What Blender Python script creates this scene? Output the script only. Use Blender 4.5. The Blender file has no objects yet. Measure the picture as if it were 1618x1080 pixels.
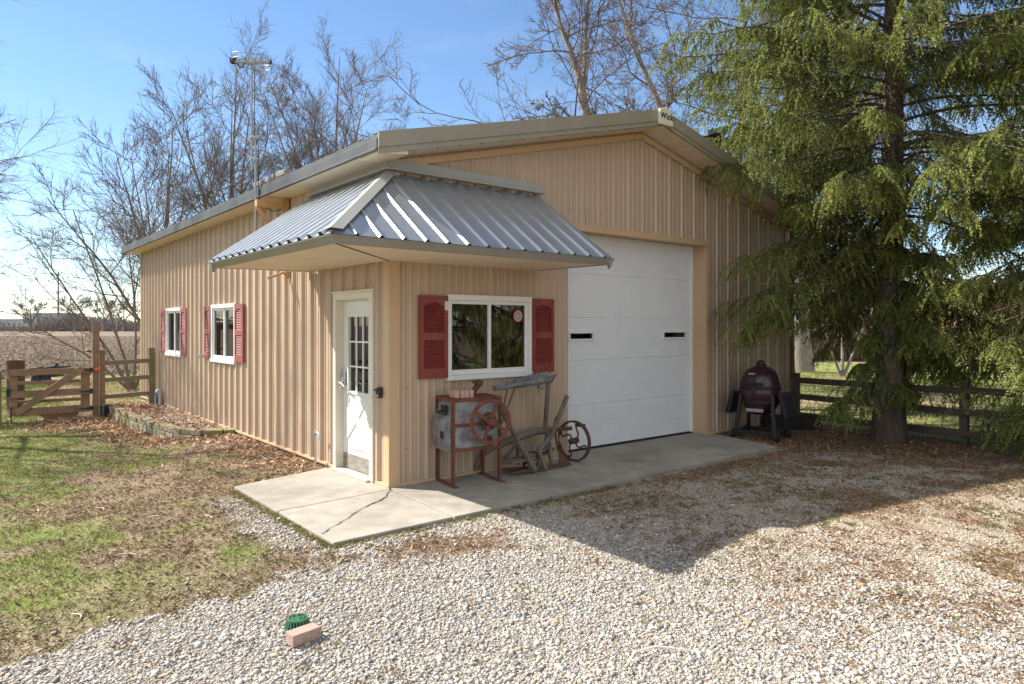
import bpy, math, random
import numpy as np
from mathutils import Vector, Matrix
rnd = random.Random(11)
rng = np.random.default_rng(11)
sc = bpy.context.scene
COL = sc.collection
PI = math.pi
ORG = {}

# ------------------------------------------------------------------ helpers
def tag(o, label, cat, group=None, kind=None):
    if label: o['label'] = label
    if cat: o['category'] = cat
    if group: o['group'] = group
    if kind: o['kind'] = kind
    return o

def thing(name, label, cat, loc, group=None):
    o = bpy.data.objects.new(name, None)
    COL.objects.link(o)
    o.location = loc
    o.empty_display_size = .2
    ORG[o] = Vector(loc)
    return tag(o, label, cat, group)

def link(name, me, mats, parent=None, loc=None):
    for m in (mats if isinstance(mats, (list, tuple)) else [mats]):
        me.materials.append(m)
    o = bpy.data.objects.new(name, me)
    COL.objects.link(o)
    if parent is not None:
        o.parent = parent
        ORG[o] = ORG[parent]
    else:
        ORG[o] = Vector(loc or (0, 0, 0))
        o.location = ORG[o]
    return o

def npmesh(name, V, F, mats, parent=None, loc=None, col=None, smooth=False, fcol=None):
    """V (N,3) world coordinates, F (M,k) faces of one size; col (N,3) colours"""
    V = np.asarray(V, dtype=np.float32); F = np.asarray(F, dtype=np.int32)
    org = ORG[parent] if parent is not None else Vector(loc or (0, 0, 0))
    V = V - np.array(org, dtype=np.float32)
    me = bpy.data.meshes.new(name)
    k = F.shape[1]; M = F.shape[0]
    me.vertices.add(len(V)); me.vertices.foreach_set('co', V.ravel())
    me.loops.add(M*k); me.loops.foreach_set('vertex_index', F.ravel())
    me.polygons.add(M)
    me.polygons.foreach_set('loop_start', np.arange(0, M*k, k, dtype=np.int32))
    me.polygons.foreach_set('loop_total', np.full(M, k, dtype=np.int32))
    if smooth: me.polygons.foreach_set('use_smooth', np.ones(M, dtype=bool))
    me.update(calc_edges=True)
    if col is not None:
        a = me.color_attributes.new('Col', 'FLOAT_COLOR', 'POINT')
        c = np.ones((len(V), 4), dtype=np.float32); c[:, :3] = col
        a.data.foreach_set('color', c.ravel())
    return link(name, me, mats, parent, loc)

class MB:
    def __init__(s): s.v = []; s.f = []; s.m = []
    def add(s, vs, fs, mi=0):
        b = len(s.v); s.v += [tuple(v) for v in vs]
        s.f += [tuple(b+i for i in f) for f in fs]; s.m += [mi]*len(fs); return s
    def box(s, c, d, rz=0, mi=0, M=None):
        x, y, z = d[0]/2, d[1]/2, d[2]/2
        vs = [Vector(p) for p in ((-x,-y,-z),(x,-y,-z),(x,y,-z),(-x,y,-z),(-x,-y,z),(x,-y,z),(x,y,z),(-x,y,z))]
        R = M if M is not None else Matrix.Rotation(rz, 3, 'Z')
        return s.add([R @ v + Vector(c) for v in vs],
              [(0,3,2,1),(4,5,6,7),(0,1,5,4),(1,2,6,5),(2,3,7,6),(3,0,4,7)], mi)
    def b2(s, a, b, mi=0):
        a = Vector(a); b = Vector(b)
        return s.box((a+b)/2, [abs(q) for q in (b-a)], mi=mi)
    def bar(s, p, q, w, h, up=(0,0,1), mi=0, tw=1.0):
        p = Vector(p); q = Vector(q); t = (q-p).normalized(); up = Vector(up)
        if abs(t.dot(up)) > .97: up = Vector((0,1,0))
        a = t.cross(up).normalized()*(w/2); b = a.cross(t).normalized()*(h/2)
        vs = [p-a-b, p+a-b, p+a+b, p-a+b, q-a*tw-b*tw, q+a*tw-b*tw, q+a*tw+b*tw, q-a*tw+b*tw]
        return s.add(vs, [(0,1,2,3),(7,6,5,4),(0,4,5,1),(1,5,6,2),(2,6,7,3),(3,7,4,0)], mi)
    def tube(s, pts, r, n=10, mi=0, closed=False, caps=True):
        P = [Vector(p) for p in pts]; K = len(P)
        r = r if isinstance(r, (list, tuple)) else [r]*K
        vs = []; prev = None
        for i in range(K):
            a = P[(i-1) % K] if (closed or i) else P[0]
            b = P[(i+1) % K] if (closed or i < K-1) else P[-1]
            t = (b-a).normalized()
            ref = prev if prev is not None else (Vector((0,0,1)) if abs(t.z) < .9 else Vector((1,0,0)))
            u = (ref - t*ref.dot(t)).normalized(); prev = u; w = t.cross(u)
            vs += [P[i] + (u*math.cos(2*PI*j/n) + w*math.sin(2*PI*j/n))*r[i] for j in range(n)]
        fs = []
        for i in range(K if closed else K-1):
            for j in range(n):
                a, b = i*n, ((i+1) % K)*n
                fs.append((a+j, a+(j+1) % n, b+(j+1) % n, b+j))
        if caps and not closed:
            fs.append(tuple(range(n))[::-1]); fs.append(tuple((K-1)*n+j for j in range(n)))
        return s.add(vs, fs, mi)
    def lathe(s, prof, c=(0,0,0), n=32, M=None, mi=0, a0=0, a1=2*PI):
        R = M or Matrix.Identity(3); c = Vector(c); K = len(prof); full = abs(a1-a0-2*PI) < 1e-6
        nn = n if full else n+1; vs = []
        for r, z in prof:
            for j in range(nn):
                a = a0+(a1-a0)*j/n
                vs.append(R @ Vector((r*math.cos(a), r*math.sin(a), z)) + c)
        fs = []
        for i in range(K-1):
            for j in range(n):
                k = (j+1) % nn
                fs.append((i*nn+j, i*nn+k, (i+1)*nn+k, (i+1)*nn+j))
        return s.add(vs, fs, mi)
    def prism(s, poly, d, mi=0):
        """poly: 3-D points of a flat outline, d: extrusion vector"""
        n = len(poly); d = Vector(d); vs = [Vector(p) for p in poly]; vs += [v+d for v in vs]
        return s.add(vs, [tuple(range(n))[::-1], tuple(range(n, 2*n))] + [(i, (i+1) % n, n+(i+1) % n, n+i) for i in range(n)], mi)
    def build(s, name, mats, parent=None, loc=None, smooth=False, bevel=0, label=None, fix=True):
        me = bpy.data.meshes.new(name)
        org = ORG[parent] if parent is not None else Vector(loc or (0,0,0))
        me.from_pydata([tuple(Vector(v)-org) for v in s.v], [], s.f)
        me.polygons.foreach_set('material_index', s.m)
        if smooth: me.polygons.foreach_set('use_smooth', [True]*len(s.f))
        me.update()
        if fix:
            import bmesh
            bm = bmesh.new(); bm.from_mesh(me); bmesh.ops.recalc_face_normals(bm, faces=bm.faces); bm.to_mesh(me); bm.free()
        o = link(name, me, mats, parent, loc)
        if smooth:
            try:
                md = o.modifiers.new('edge', 'EDGE_SPLIT'); md.split_angle = math.radians(38)
            except Exception: pass
        if bevel:
            md = o.modifiers.new('bevel', 'BEVEL'); md.width = bevel; md.segments = 2; md.limit_method = 'ANGLE'; md.angle_limit = math.radians(40)
        if label: o['label'] = label
        return o

# value noise for masks
_T = rng.random((256, 256)).astype(np.float32)
def vn(x, y, s=1.0, o=0):
    x = np.asarray(x)*s+o*17.3+100; y = np.asarray(y)*s+o*7.7+100
    i = np.floor(x).astype(int); j = np.floor(y).astype(int); u = x-i; v = y-j
    u = u*u*(3-2*u); v = v*v*(3-2*v); i0, i1, j0, j1 = i % 256, (i+1) % 256, j % 256, (j+1) % 256
    return (_T[i0,j0]*(1-u)+_T[i1,j0]*u)*(1-v)+(_T[i0,j1]*(1-u)+_T[i1,j1]*u)*v
def fbm(x, y, s=1.0, o=0, n=4):
    r = 0; a = .5; t = 0
    for k in range(n):
        r = r+a*vn(x, y, s*2**k, o+k); t += a; a *= .55
    return r/t
def sst(a, b, x):
    t = np.clip((np.asarray(x)-a)/(b-a), 0, 1); return t*t*(3-2*t)

# ------------------------------------------------------------------ materials
def M(name, c1, c2=None, scale=6, rough=.6, metal=0, bump=0, bscale=60, st=(1,1,1), attr=False, spec=.5,
      lo=.35, hi=.65, coat=0, transl=0, c3=None, s3=1.3, lo3=.55, hi3=.7, bst=None, rvar=0):
    m = bpy.data.materials.new(name); m.use_nodes = True
    nt = m.node_tree; N = nt.nodes; L = nt.links
    b = N['Principled BSDF']
    b.inputs['Roughness'].default_value = rough; b.inputs['Metallic'].default_value = metal
    b.inputs['Specular IOR Level'].default_value = spec
    if coat: b.inputs['Coat Weight'].default_value = coat; b.inputs['Coat Roughness'].default_value = .12
    tc = N.new('ShaderNodeTexCoord'); mp = N.new('ShaderNodeMapping'); mp.inputs['Scale'].default_value = st
    L.new(tc.outputs['Object'], mp.inputs['Vector'])
    nz = N.new('ShaderNodeTexNoise'); nz.inputs['Scale'].default_value = scale; nz.inputs['Detail'].default_value = 7
    nz.inputs['Roughness'].default_value = .6
    L.new(mp.outputs[0], nz.inputs['Vector'])
    mr = N.new('ShaderNodeMapRange'); mr.inputs[1].default_value = lo; mr.inputs[2].default_value = hi
    L.new(nz.outputs['Fac'], mr.inputs[0])
    mx = N.new('ShaderNodeMix'); mx.data_type = 'RGBA'
    c2 = c2 or c1
    L.new(mr.outputs[0], mx.inputs['Factor'])
    mx.inputs['A'].default_value = (*c1, 1); mx.inputs['B'].default_value = (*c2, 1)
    out = mx.outputs['Result']
    if attr:
        at = N.new('ShaderNodeAttribute'); at.attribute_name = 'Col'
        mu = N.new('ShaderNodeMix'); mu.data_type = 'RGBA'; mu.blend_type = 'MULTIPLY'; mu.inputs['Factor'].default_value = 1
        L.new(at.outputs['Color'], mu.inputs['A']); L.new(out, mu.inputs['B']); out = mu.outputs['Result']
    if c3:
        n3 = N.new('ShaderNodeTexNoise'); n3.inputs['Scale'].default_value = s3; n3.inputs['Detail'].default_value = 8; n3.inputs['Roughness'].default_value = .65
        L.new(tc.outputs['Object'], n3.inputs['Vector'])
        r3 = N.new('ShaderNodeMapRange'); r3.inputs[1].default_value = lo3; r3.inputs[2].default_value = hi3
        L.new(n3.outputs['Fac'], r3.inputs[0])
        m3 = N.new('ShaderNodeMix'); m3.data_type = 'RGBA'; L.new(r3.outputs[0], m3.inputs['Factor'])
        L.new(out, m3.inputs['A']); m3.inputs['B'].default_value = (*c3, 1); out = m3.outputs['Result']
    L.new(out, b.inputs['Base Color'])
    if rvar:
        rr = N.new('ShaderNodeMapRange'); rr.inputs[3].default_value = max(0, rough-rvar); rr.inputs[4].default_value = min(1, rough+rvar)
        L.new(nz.outputs['Fac'], rr.inputs[0]); L.new(rr.outputs[0], b.inputs['Roughness'])
    if bump:
        nb = N.new('ShaderNodeTexNoise'); nb.inputs['Scale'].default_value = bscale; nb.inputs['Detail'].default_value = 6
        if bst:
            m2 = N.new('ShaderNodeMapping'); m2.inputs['Scale'].default_value = bst
            L.new(tc.outputs['Object'], m2.inputs['Vector']); L.new(m2.outputs[0], nb.inputs['Vector'])
        else: L.new(mp.outputs[0], nb.inputs['Vector'])
        bp = N.new('ShaderNodeBump'); bp.inputs['Strength'].default_value = bump; bp.inputs['Distance'].default_value = .02
        L.new(nb.outputs['Fac'], bp.inputs['Height']); L.new(bp.outputs[0], b.inputs['Normal'])
    if transl:
        tr = N.new('ShaderNodeBsdfTranslucent'); L.new(out, tr.inputs['Color'])
        ms = N.new('ShaderNodeMixShader'); ms.inputs[0].default_value = transl
        L.new(b.outputs[0], ms.inputs[1]); L.new(tr.outputs[0], ms.inputs[2])
        L.new(ms.outputs[0], N['Material Output'].inputs['Surface'])
    return m

def glassmat(name, ior=1.62, tint=(.75,.8,.78)):
    m = bpy.data.materials.new(name); m.use_nodes = True; nt = m.node_tree; N = nt.nodes; L = nt.links
    N.remove(N['Principled BSDF'])
    t = N.new('ShaderNodeBsdfTransparent'); t.inputs[0].default_value = (*tint, 1)
    g = N.new('ShaderNodeBsdfGlossy'); g.inputs['Roughness'].default_value = .01
    nz = N.new('ShaderNodeTexNoise'); nz.inputs['Scale'].default_value = 1.6
    tc = N.new('ShaderNodeTexCoord'); L.new(tc.outputs['Object'], nz.inputs['Vector'])
    bp = N.new('ShaderNodeBump'); bp.inputs['Strength'].default_value = .03; bp.inputs['Distance'].default_value = .02
    L.new(nz.outputs['Fac'], bp.inputs['Height']); L.new(bp.outputs[0], g.inputs['Normal'])
    fr = N.new('ShaderNodeFresnel'); fr.inputs['IOR'].default_value = ior
    ms = N.new('ShaderNodeMixShader'); L.new(fr.outputs[0], ms.inputs[0]); L.new(t.outputs[0], ms.inputs[1]); L.new(g.outputs[0], ms.inputs[2])
    L.new(ms.outputs[0], N['Material Output'].inputs['Surface'])
    return m

TAN = M('tan_steel', (.44,.32,.218), (.48,.354,.246), 1.6, .50, spec=1.0, bump=.10, bscale=5, c3=(.405,.29,.19), s3=.9, st=(1,1,.3))
TANTRIM = M('tan_trim', (.53,.36,.21), (.56,.385,.23), 2, .42)
FASCIA = M('grey_beige_trim', (.255,.23,.175), (.29,.262,.20), 3, .4, st=(1,1,1))
EAVE = M('dark_eave_trim', (.055,.055,.052), (.085,.085,.08), 4, .5)  # colour darkened to mute the sun on this upright face
SOFFIT = M('beige_soffit', (.68,.57,.43), (.72,.61,.47), 2, .55)
GALV = M('galvalume_roof', (.40,.435,.47), (.46,.49,.52), 8, .33, metal=.66, bump=.04, bscale=12, rvar=.06)
ROOF = M('roof_steel', (.20,.18,.15), (.25,.22,.18), 5, .5, metal=.2)
WHITE = M('white_paint', (.80,.80,.78), (.76,.76,.74), 3, .4)
CREAM = M('cream_paint', (.66,.62,.50), (.70,.66,.55), 3, .45)
DOORW = M('door_paint', (.72,.72,.68), (.68,.68,.64), 2, .4, c3=(.62,.61,.56), s3=3)
GDOOR = M('garage_door_paint', (.84,.85,.86), (.80,.81,.82), 4, .45, bump=.5, bscale=22, bst=(1,6,9))
SHUT = M('red_shutter', (.20,.036,.028), (.24,.046,.036), 5, .5, c3=(.28,.085,.07), s3=3.5)
SHUTF = M('faded_red_shutter', (.235,.058,.05), (.275,.075,.065), 5, .55)
DARK = M('dark_rubber', (.014,.014,.015), (.022,.022,.023), 9, .55)
BLACKM = M('black_metal', (.018,.018,.02), (.03,.03,.032), 8, .45, metal=.3)
ANT = M('weathered_aluminium', (.26,.28,.29), (.33,.35,.36), 10, .5, metal=.25)
STEEL = M('galvanized_steel', (.42,.45,.46), (.5,.52,.53), 10, .38, metal=.8)
GLASS = glassmat('window_glass', 1.6, (.55,.6,.58))
GLASSF = glassmat('front_window_glass', 2.1, (.45,.5,.48))
CONC = M('concrete', (.28,.255,.215), (.365,.335,.285), 5, .88, bump=.35, bscale=70, c3=(.19,.175,.145), s3=.9, lo3=.47, hi3=.70)
SKIRT = M('stained_base_board', (.12,.10,.08), (.18,.15,.12), 5, .85)
RUST = M('rusted_iron', (.13,.045,.028), (.19,.07,.04), 14, .85, bump=.5, bscale=50, c3=(.085,.035,.025), s3=6)
RUSTD = M('dark_rusted_iron', (.085,.042,.03), (.12,.06,.04), 14, .85, bump=.5, bscale=50)
ZINC = M('old_zinc_sheet', (.17,.175,.18), (.36,.37,.38), 9, .5, metal=.45, bump=.15, bscale=25, c3=(.16,.08,.045), s3=4.5, lo3=.62, hi3=.75)
OLDWOOD = M('grey_old_wood', (.12,.095,.075), (.20,.165,.135), 12, .9, bump=.6, bscale=40, st=(1,1,.25))
FENCEW = M('brown_fence_wood', (.20,.125,.075), (.27,.175,.11), 9, .85, bump=.4, bscale=30, st=(.3,1,1), c3=(.15,.10,.065), s3=3)
GREYW = M('mossy_fence_wood', (.17,.135,.085), (.23,.185,.12), 9, .9, bump=.4, bscale=30, st=(.3,1,1), c3=(.13,.13,.055), s3=3)
DARKW = M('dark_fence_wood', (.085,.063,.047), (.13,.10,.078), 9, .9, bump=.4, bscale=30, st=(1,.3,1))
TIMBER = M('raw_timber', (.42,.24,.10), (.50,.30,.14), 9, .8, st=(1,1,.3))
BRICK = M('pinkish_paver', (.33,.225,.185), (.42,.30,.25), 30, .9, bump=.4, bscale=110)
OLDBRICK = M('pale_old_brick', (.42,.25,.19), (.52,.34,.27), 18, .9, bump=.4, bscale=80, c3=(.55,.46,.40), s3=8)
GREENP = M('green_plastic', (.035,.125,.065), (.05,.16,.085), 6, .45)
STONEW = M('mossy_wall_block', (.19,.16,.115), (.28,.24,.175), 8, .95, bump=.9, bscale=24, c3=(.16,.16,.03), s3=3.2, lo3=.47, hi3=.62)
GROUND = M('ground_cover', (.62,.62,.62), (1.3,1.3,1.3), 38, .95, bump=.9, bscale=60, attr=True, c3=None, spec=.2)
STONE = M('crushed_limestone', (.82,.82,.82), (1.15,1.15,1.15), 45, .9, attr=True, spec=.25, bump=.3, bscale=160)
GRASSM = M('grass_blades', (.9,.9,.9), (1.1,1.1,1.1), 3, .6, attr=True, spec=.25, transl=.35)
LEAFM = M('dead_leaves', (.85,.85,.85), (1.15,1.15,1.15), 30, .7, attr=True, spec=.3, transl=.2)
NEEDLE = M('spruce_needles', (.9,.9,.9), (1.1,1.1,1.1), 3, .5, attr=True, spec=.35, transl=.36)
SBARK = M('spruce_bark', (.075,.052,.042), (.135,.098,.08), 14, .95, bump=1, bscale=35, st=(1,1,.4))
BARK = M('grey_bark', (.19,.16,.135), (.28,.24,.205), 12, .9, bump=.8, bscale=24, st=(1,1,.3))
TWIG = M('bare_twigs', (.13,.098,.08), (.185,.145,.12), 5, .85)
TWIGD = M('dark_bare_twigs', (.13,.105,.092), (.185,.152,.135), 5, .85)
FARTREE = M('far_brush', (.85,.85,.85), (1.15,1.15,1.15), 2, .9, attr=True, spec=.1)
STRAW = M('straw', (.62,.56,.47), (.70,.64,.55), 8, .8)
MAROON = M('maroon_enamel', (.042,.011,.019), (.052,.014,.023), 12, .32, coat=.35)
PLAST = M('grey_plastic', (.30,.31,.32), (.34,.35,.36), 5, .5)
WEATH = M('weathered_kick_plate', (.17,.145,.115), (.30,.27,.23), 16, .7, st=(1,.4,2))

# ------------------------------------------------------------------ terrain
def gz(x, y):
    x = np.asarray(x, float); y = np.asarray(y, float)
    dx = np.maximum(np.maximum(-1.27-x, 0), x-8.0); dy = np.maximum(np.maximum(-1.38-y, 0), y-12.0)
    dlx = np.maximum(-x, 0)
    d = np.where(y > 1.1, np.hypot(np.maximum(np.maximum(-x, 0), x-8), np.maximum(y-12, 0)), np.hypot(dx, dy))
    tgt = -.13+.21*sst(-1.6, 2.6, x)
    tgt = tgt+(-.05-tgt)*sst(5, 7, x)*sst(-5.5, -2.5, y)
    side = -.13*sst(0, 2.6, d)*(1-sst(3, 4.8, y))-.155*sst(.05, 1.2, d)*sst(3, 4.8, y)
    m = sst(.7, 1.5, y)
    z = -.036+(tgt*sst(0, 2.4, d))*(1-m)+side*m+.018*(fbm(x, y, .8, 3)-.5)
    return z-.12*sst(9.5, 16, y)*(x < 1)-.10*sst(7.5, 9, x)
def ybound(x):
    return np.interp(x, [-9, -4.2, -3.4, -2.8, -2.26, -1.4, -.7, -.45, -.2], [-2.1, -1.95, -1.72, -1.75, -1.66, -1.76, -1.92, -1.66, -1.35])
def masks(x, y):
    n1 = fbm(x, y, 1.6, 5)-.5; n2 = fbm(x, y, 5, 9)-.5
    n4 = fbm(x, y, 13, 19, 3)-.5
    lawn = sst(-.13, .17, y-ybound(x)+.75*n1+.55*n2+.35*n4)
    lawn = np.where(x > -.2, sst(1.2, 1.5, y)*(x < .2), lawn)
    strip = .8*sst(.40, .12, np.abs(x+1.36)+.45*n2)*sst(-1.45, -1.2, y)*sst(1.0, .5, y)
    strip2 = .8*sst(.20, .05, np.abs(y+1.47)+.4*n2)*(x > -1.5)*(x < .3)
    lawn = lawn*(1-.85*np.maximum(strip, strip2))
    grav = 1-lawn
    # needle litter and bare dirt under the spruces and by the apron
    ds = np.minimum(np.hypot(x-7.4, y+1.6), np.hypot(x-8.6, y+5.0))
    need = sst(2.1, .9, ds+1.5*n1+1.3*n2)
    need = np.maximum(need, sst(5.5, 6.1, x+.5*n1)*sst(-1.7, -1.1, y+.8*n2))
    need = np.maximum(need, .5*sst(.30, .03, np.abs(y+1.5)+.8*n2)*sst(2.0, 2.8, x))
    patch = sst(.55, .68, fbm(x, y, 2.4, 21, 5)+.07*sst(1, 4, x))*sst(.2, 2, x+.3*y+1.5)*(.34+.28*sst(-2.6, -3.8, y))
    patch = np.maximum(patch, sst(.30, .12, np.hypot((x+.45)*.45, y+1.95)+.4*n2))
    return lawn, grav, np.clip(need, 0, 1), np.clip(patch, 0, 1)
def greenness(x, y):
    g = fbm(x, y, .55, 31)*.65+fbm(x, y, 2.2, 33)*.35
    v = sst(.435, .64, g+.16*sst(2.2, 5, y)+.13*sst(-1.7, -2.9, x)-.16*sst(.9, 0, np.abs(x+1.2))*sst(3, 1, y)-.07)
    near_wall = sst(1.1, .3, -x)*(y > 1)
    return np.clip(v*(1-.8*near_wall)*(.25+.75*sst(.0, .8, y-ybound(x)+.8*(fbm(x, y, 2.2, 35)-.5))), 0, 1)

C_GR = np.array((.33,.30,.26)); C_DIRT = np.array((.205,.155,.105)); C_NEED = np.array((.185,.115,.072))  # gravel base painted darker so gaps between stones look shaded
C_GREEN = np.array((.15,.185,.045)); C_STRAW = np.array((.31,.245,.155))
xs = np.arange(-11, 12.01, .06); ys = np.arange(-8.5, 17.01, .06)
X, Y = np.meshgrid(xs, ys); x = X.ravel(); y = Y.ravel(); z = gz(x, y)
lawn, grav, need, patch = masks(x, y); gr = greenness(x, y)
f1 = fbm(x, y, 9, 41)[:, None]
soil = C_DIRT*(.75+.5*f1)
lawnc = soil*(1-gr[:, None])+C_GREEN*(.7+.6*f1)*gr[:, None]
sw = sst(.45, .7, fbm(x, y, 3, 55))[:, None]*.5
lawnc = lawnc*(1-sw)+C_STRAW*sw
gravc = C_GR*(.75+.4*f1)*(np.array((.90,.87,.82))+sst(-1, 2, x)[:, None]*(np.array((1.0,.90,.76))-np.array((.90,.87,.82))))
gravc = gravc*(1-.55*patch[:, None])+C_NEED*1.25*.55*patch[:, None]
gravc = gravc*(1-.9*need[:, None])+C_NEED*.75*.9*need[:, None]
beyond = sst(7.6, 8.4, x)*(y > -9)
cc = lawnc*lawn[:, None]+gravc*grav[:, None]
cc = np.where((x > 8.0)[:, None], np.array((.23,.25,.075))*(.7+.6*f1), cc)
cc = np.where((y > 11)[:, None] & (x < 1)[:, None], C_GREEN*.9*(gr[:, None])+np.array((.30,.24,.15))*(1-gr[:, None]), cc)
nx, ny = len(xs), len(ys)
idx = np.arange(nx*ny).reshape(ny, nx)
F = np.stack([idx[:-1,:-1].ravel(), idx[:-1,1:].ravel(), idx[1:,1:].ravel(), idx[1:,:-1].ravel()], 1)
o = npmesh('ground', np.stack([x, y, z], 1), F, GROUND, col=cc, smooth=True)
tag(o, 'gravel drive, patchy lawn and bare earth around the shed', 'ground', kind='structure')

# far sheet: meadow close by, harvested field out to the horizon
FIELD = M('harvested_field', (.17,.13,.095), (.27,.215,.16), 2.2, .95, bump=.8, bscale=3, st=(.25,1.6,1), spec=.1, c3=(.22,.17,.125), s3=.06, lo=.4, hi=.6)
def radial(name, r0, r1, nr, na, zf, mat, colf, lab):
    rr = np.geomspace(r0, r1, nr); aa = np.linspace(0, 2*PI, na, endpoint=False)
    Rr, A = np.meshgrid(rr, aa, indexing='ij'); vx = (2+Rr*np.cos(A)).ravel(); vy = (5+Rr*np.sin(A)).ravel()
    i = np.arange(nr*na).reshape(nr, na); j = np.roll(i, -1, axis=1)
    Fq = np.stack([i[:-1].ravel(), i[1:].ravel(), j[1:].ravel(), j[:-1].ravel()], 1)
    o = npmesh(name, np.stack([vx, vy, zf(vx, vy)], 1), Fq, mat, col=colf(vx, vy) if colf else None, smooth=True)
    return tag(o, lab, 'field', kind='structure')
_n = FIELD.node_tree.nodes; _l = FIELD.node_tree.links
_w = _n.new('ShaderNodeTexWave'); _w.inputs['Scale'].default_value = .38; _w.inputs['Distortion'].default_value = 3.5; _w.inputs['Detail'].default_value = 4; _w.inputs['Detail Scale'].default_value = 2.5
_t = _n.new('ShaderNodeTexCoord'); _m = _n.new('ShaderNodeMapping'); _m.inputs['Rotation'].default_value = (0, 0, math.radians(28)); _l.new(_t.outputs['Object'], _m.inputs[0]); _l.new(_m.outputs[0], _w.inputs['Vector'])
_b = _n['Principled BSDF']; _src = _b.inputs['Base Color'].links[0].from_socket
_r = _n.new('ShaderNodeMapRange'); _r.inputs[3].default_value = .62; _r.inputs[4].default_value = 1.15; _l.new(_w.outputs['Fac'], _r.inputs[0])
_x = _n.new('ShaderNodeMix'); _x.data_type = 'RGBA'; _x.blend_type = 'MULTIPLY'; _x.inputs['Factor'].default_value = 1; _l.new(_src, _x.inputs['A']); _l.new(_r.outputs[0], _x.inputs['B']); _l.new(_x.outputs['Result'], _b.inputs['Base Color'])
radial('field', 6, 2500, 60, 96, lambda a, b: -.42+.05*fbm(a, b, .1, 2), FIELD, None, 'wide harvested field of pale stubble reaching the far trees')

# meadow strips just behind the fences (short grass, sunlit)
def sheet(name, x0, x1, y0, y1, step, zf, colf, lab, cat):
    a = np.arange(x0, x1+step/2, step); b = np.arange(y0, y1+step/2, step); A, B = np.meshgrid(a, b)
    vx, vy = A.ravel(), B.ravel(); i = np.arange(len(a)*len(b)).reshape(len(b), len(a))
    Fq = np.stack([i[:-1,:-1].ravel(), i[:-1,1:].ravel(), i[1:,1:].ravel(), i[1:,:-1].ravel()], 1)
    return tag(npmesh(name, np.stack([vx, vy, zf(vx, vy)], 1), Fq, GROUND, col=colf(vx, vy), smooth=True), lab, cat, kind='structure')
def meadcol(a, b):
    g = sst(.42, .58, fbm(a, b, .35, 61)*.7+fbm(a, b, 1.7, 63)*.3)[:, None]; f = fbm(a, b, 5, 66)[:, None]
    return (np.array((.16,.21,.045))*g+np.array((.36,.29,.17))*(1-g))*(.7+.6*f)
sheet('meadow', 8.6, 46, -22, 34, .35, lambda a, b: -.235+.05*(fbm(a, b, .3, 71)-.5), meadcol, 'sunlit rough grass behind the dark rail fence', 'meadow')
sheet('pasture', -14, 8.5, 16.2, 26, .3, lambda a, b: -.335+.04*(fbm(a, b, .3, 71)-.5), meadcol, 'strip of green and tan grass behind the wooden gate', 'pasture')

# ------------------------------------------------------------------ concrete apron
mb = MB()
apr = [(-1.27,-1.38), (5.45,-1.27), (5.75,-.02), (5.75,.30), (0.06,.30), (0.06,1.42), (-.02,1.42), (-1.26,1.08)]
# slabs divided by tooled joints
cells = [[(-1.27,-1.38), (-.128,-1.362), (-.060,-.10), (-1.263,-.195)],
         [(-1.263,-.175), (-.055,-.085), (.0,-.02), (.0,1.40), (-1.26,1.08)],
         [(-.112,-1.362), (1.06,-1.343), (1.06,.0), (.01,-.0), (-.04,-.10)],
         [(1.078,-1.343), (3.115,-1.308), (3.115,.25), (2.55,.25), (2.55,.0), (1.078,.0)],
         [(3.132,-1.308), (5.45,-1.27), (5.75,-.02), (5.60,.0), (5.60,.25), (3.132,.25)]]
for k, cpoly in enumerate(cells):
    zt = [0,-.004,.0,.003,-.002][k]*.6
    mb.prism([(a, b, -.30) for a, b in cpoly], (0, 0, .30+zt))
o = mb.build('concrete_apron', CONC, bevel=.008)
tag(o, 'worn concrete apron along the front of the shed', 'concrete slab', kind='structure')
# dark crack as a thin jagged strip
pk = [(-.03,-.10), (-.16,-.24), (-.22,-.34), (-.30,-.40), (-.40,-.47), (-.55,-.56), (-.62,-.60), (-.80,-.74), (-.90,-.84), (-1.05,-.95), (-1.26,-1.12)]
pts = []
for a, b in zip(pk[:-1], pk[1:]):
    for q in (0, .35, .7): pts.append((a[0]+(b[0]-a[0])*q+rnd.uniform(-.012,.012), a[1]+(b[1]-a[1])*q+rnd.uniform(-.012,.012)))
pts.append(pk[-1]); w = [max(.002, (.0095 if 4 < i < 17 else .0045)*rnd.uniform(.4,1.4)) for i in range(len(pts))]
mb = MB()
for i in range(len(pts)-1):
    (a, b), (c, d) = pts[i], pts[i+1]; nxv = Vector((d-b, -(c-a))).normalized()
    mb.add([(a-nxv.x*w[i], b-nxv.y*w[i], .0055), (a+nxv.x*w[i], b+nxv.y*w[i], .0055), (c+nxv.x*w[i+1], d+nxv.y*w[i+1], .0055), (c-nxv.x*w[i+1], d-nxv.y*w[i+1], .0055)], [(0,1,2,3)])
o = mb.build('slab_crack', M('crack_dark', (.03,.025,.02), (.06,.05,.04), 30, .95))
tag(o, 'jagged crack across the apron by the shed corner', 'crack', kind='structure')

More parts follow.
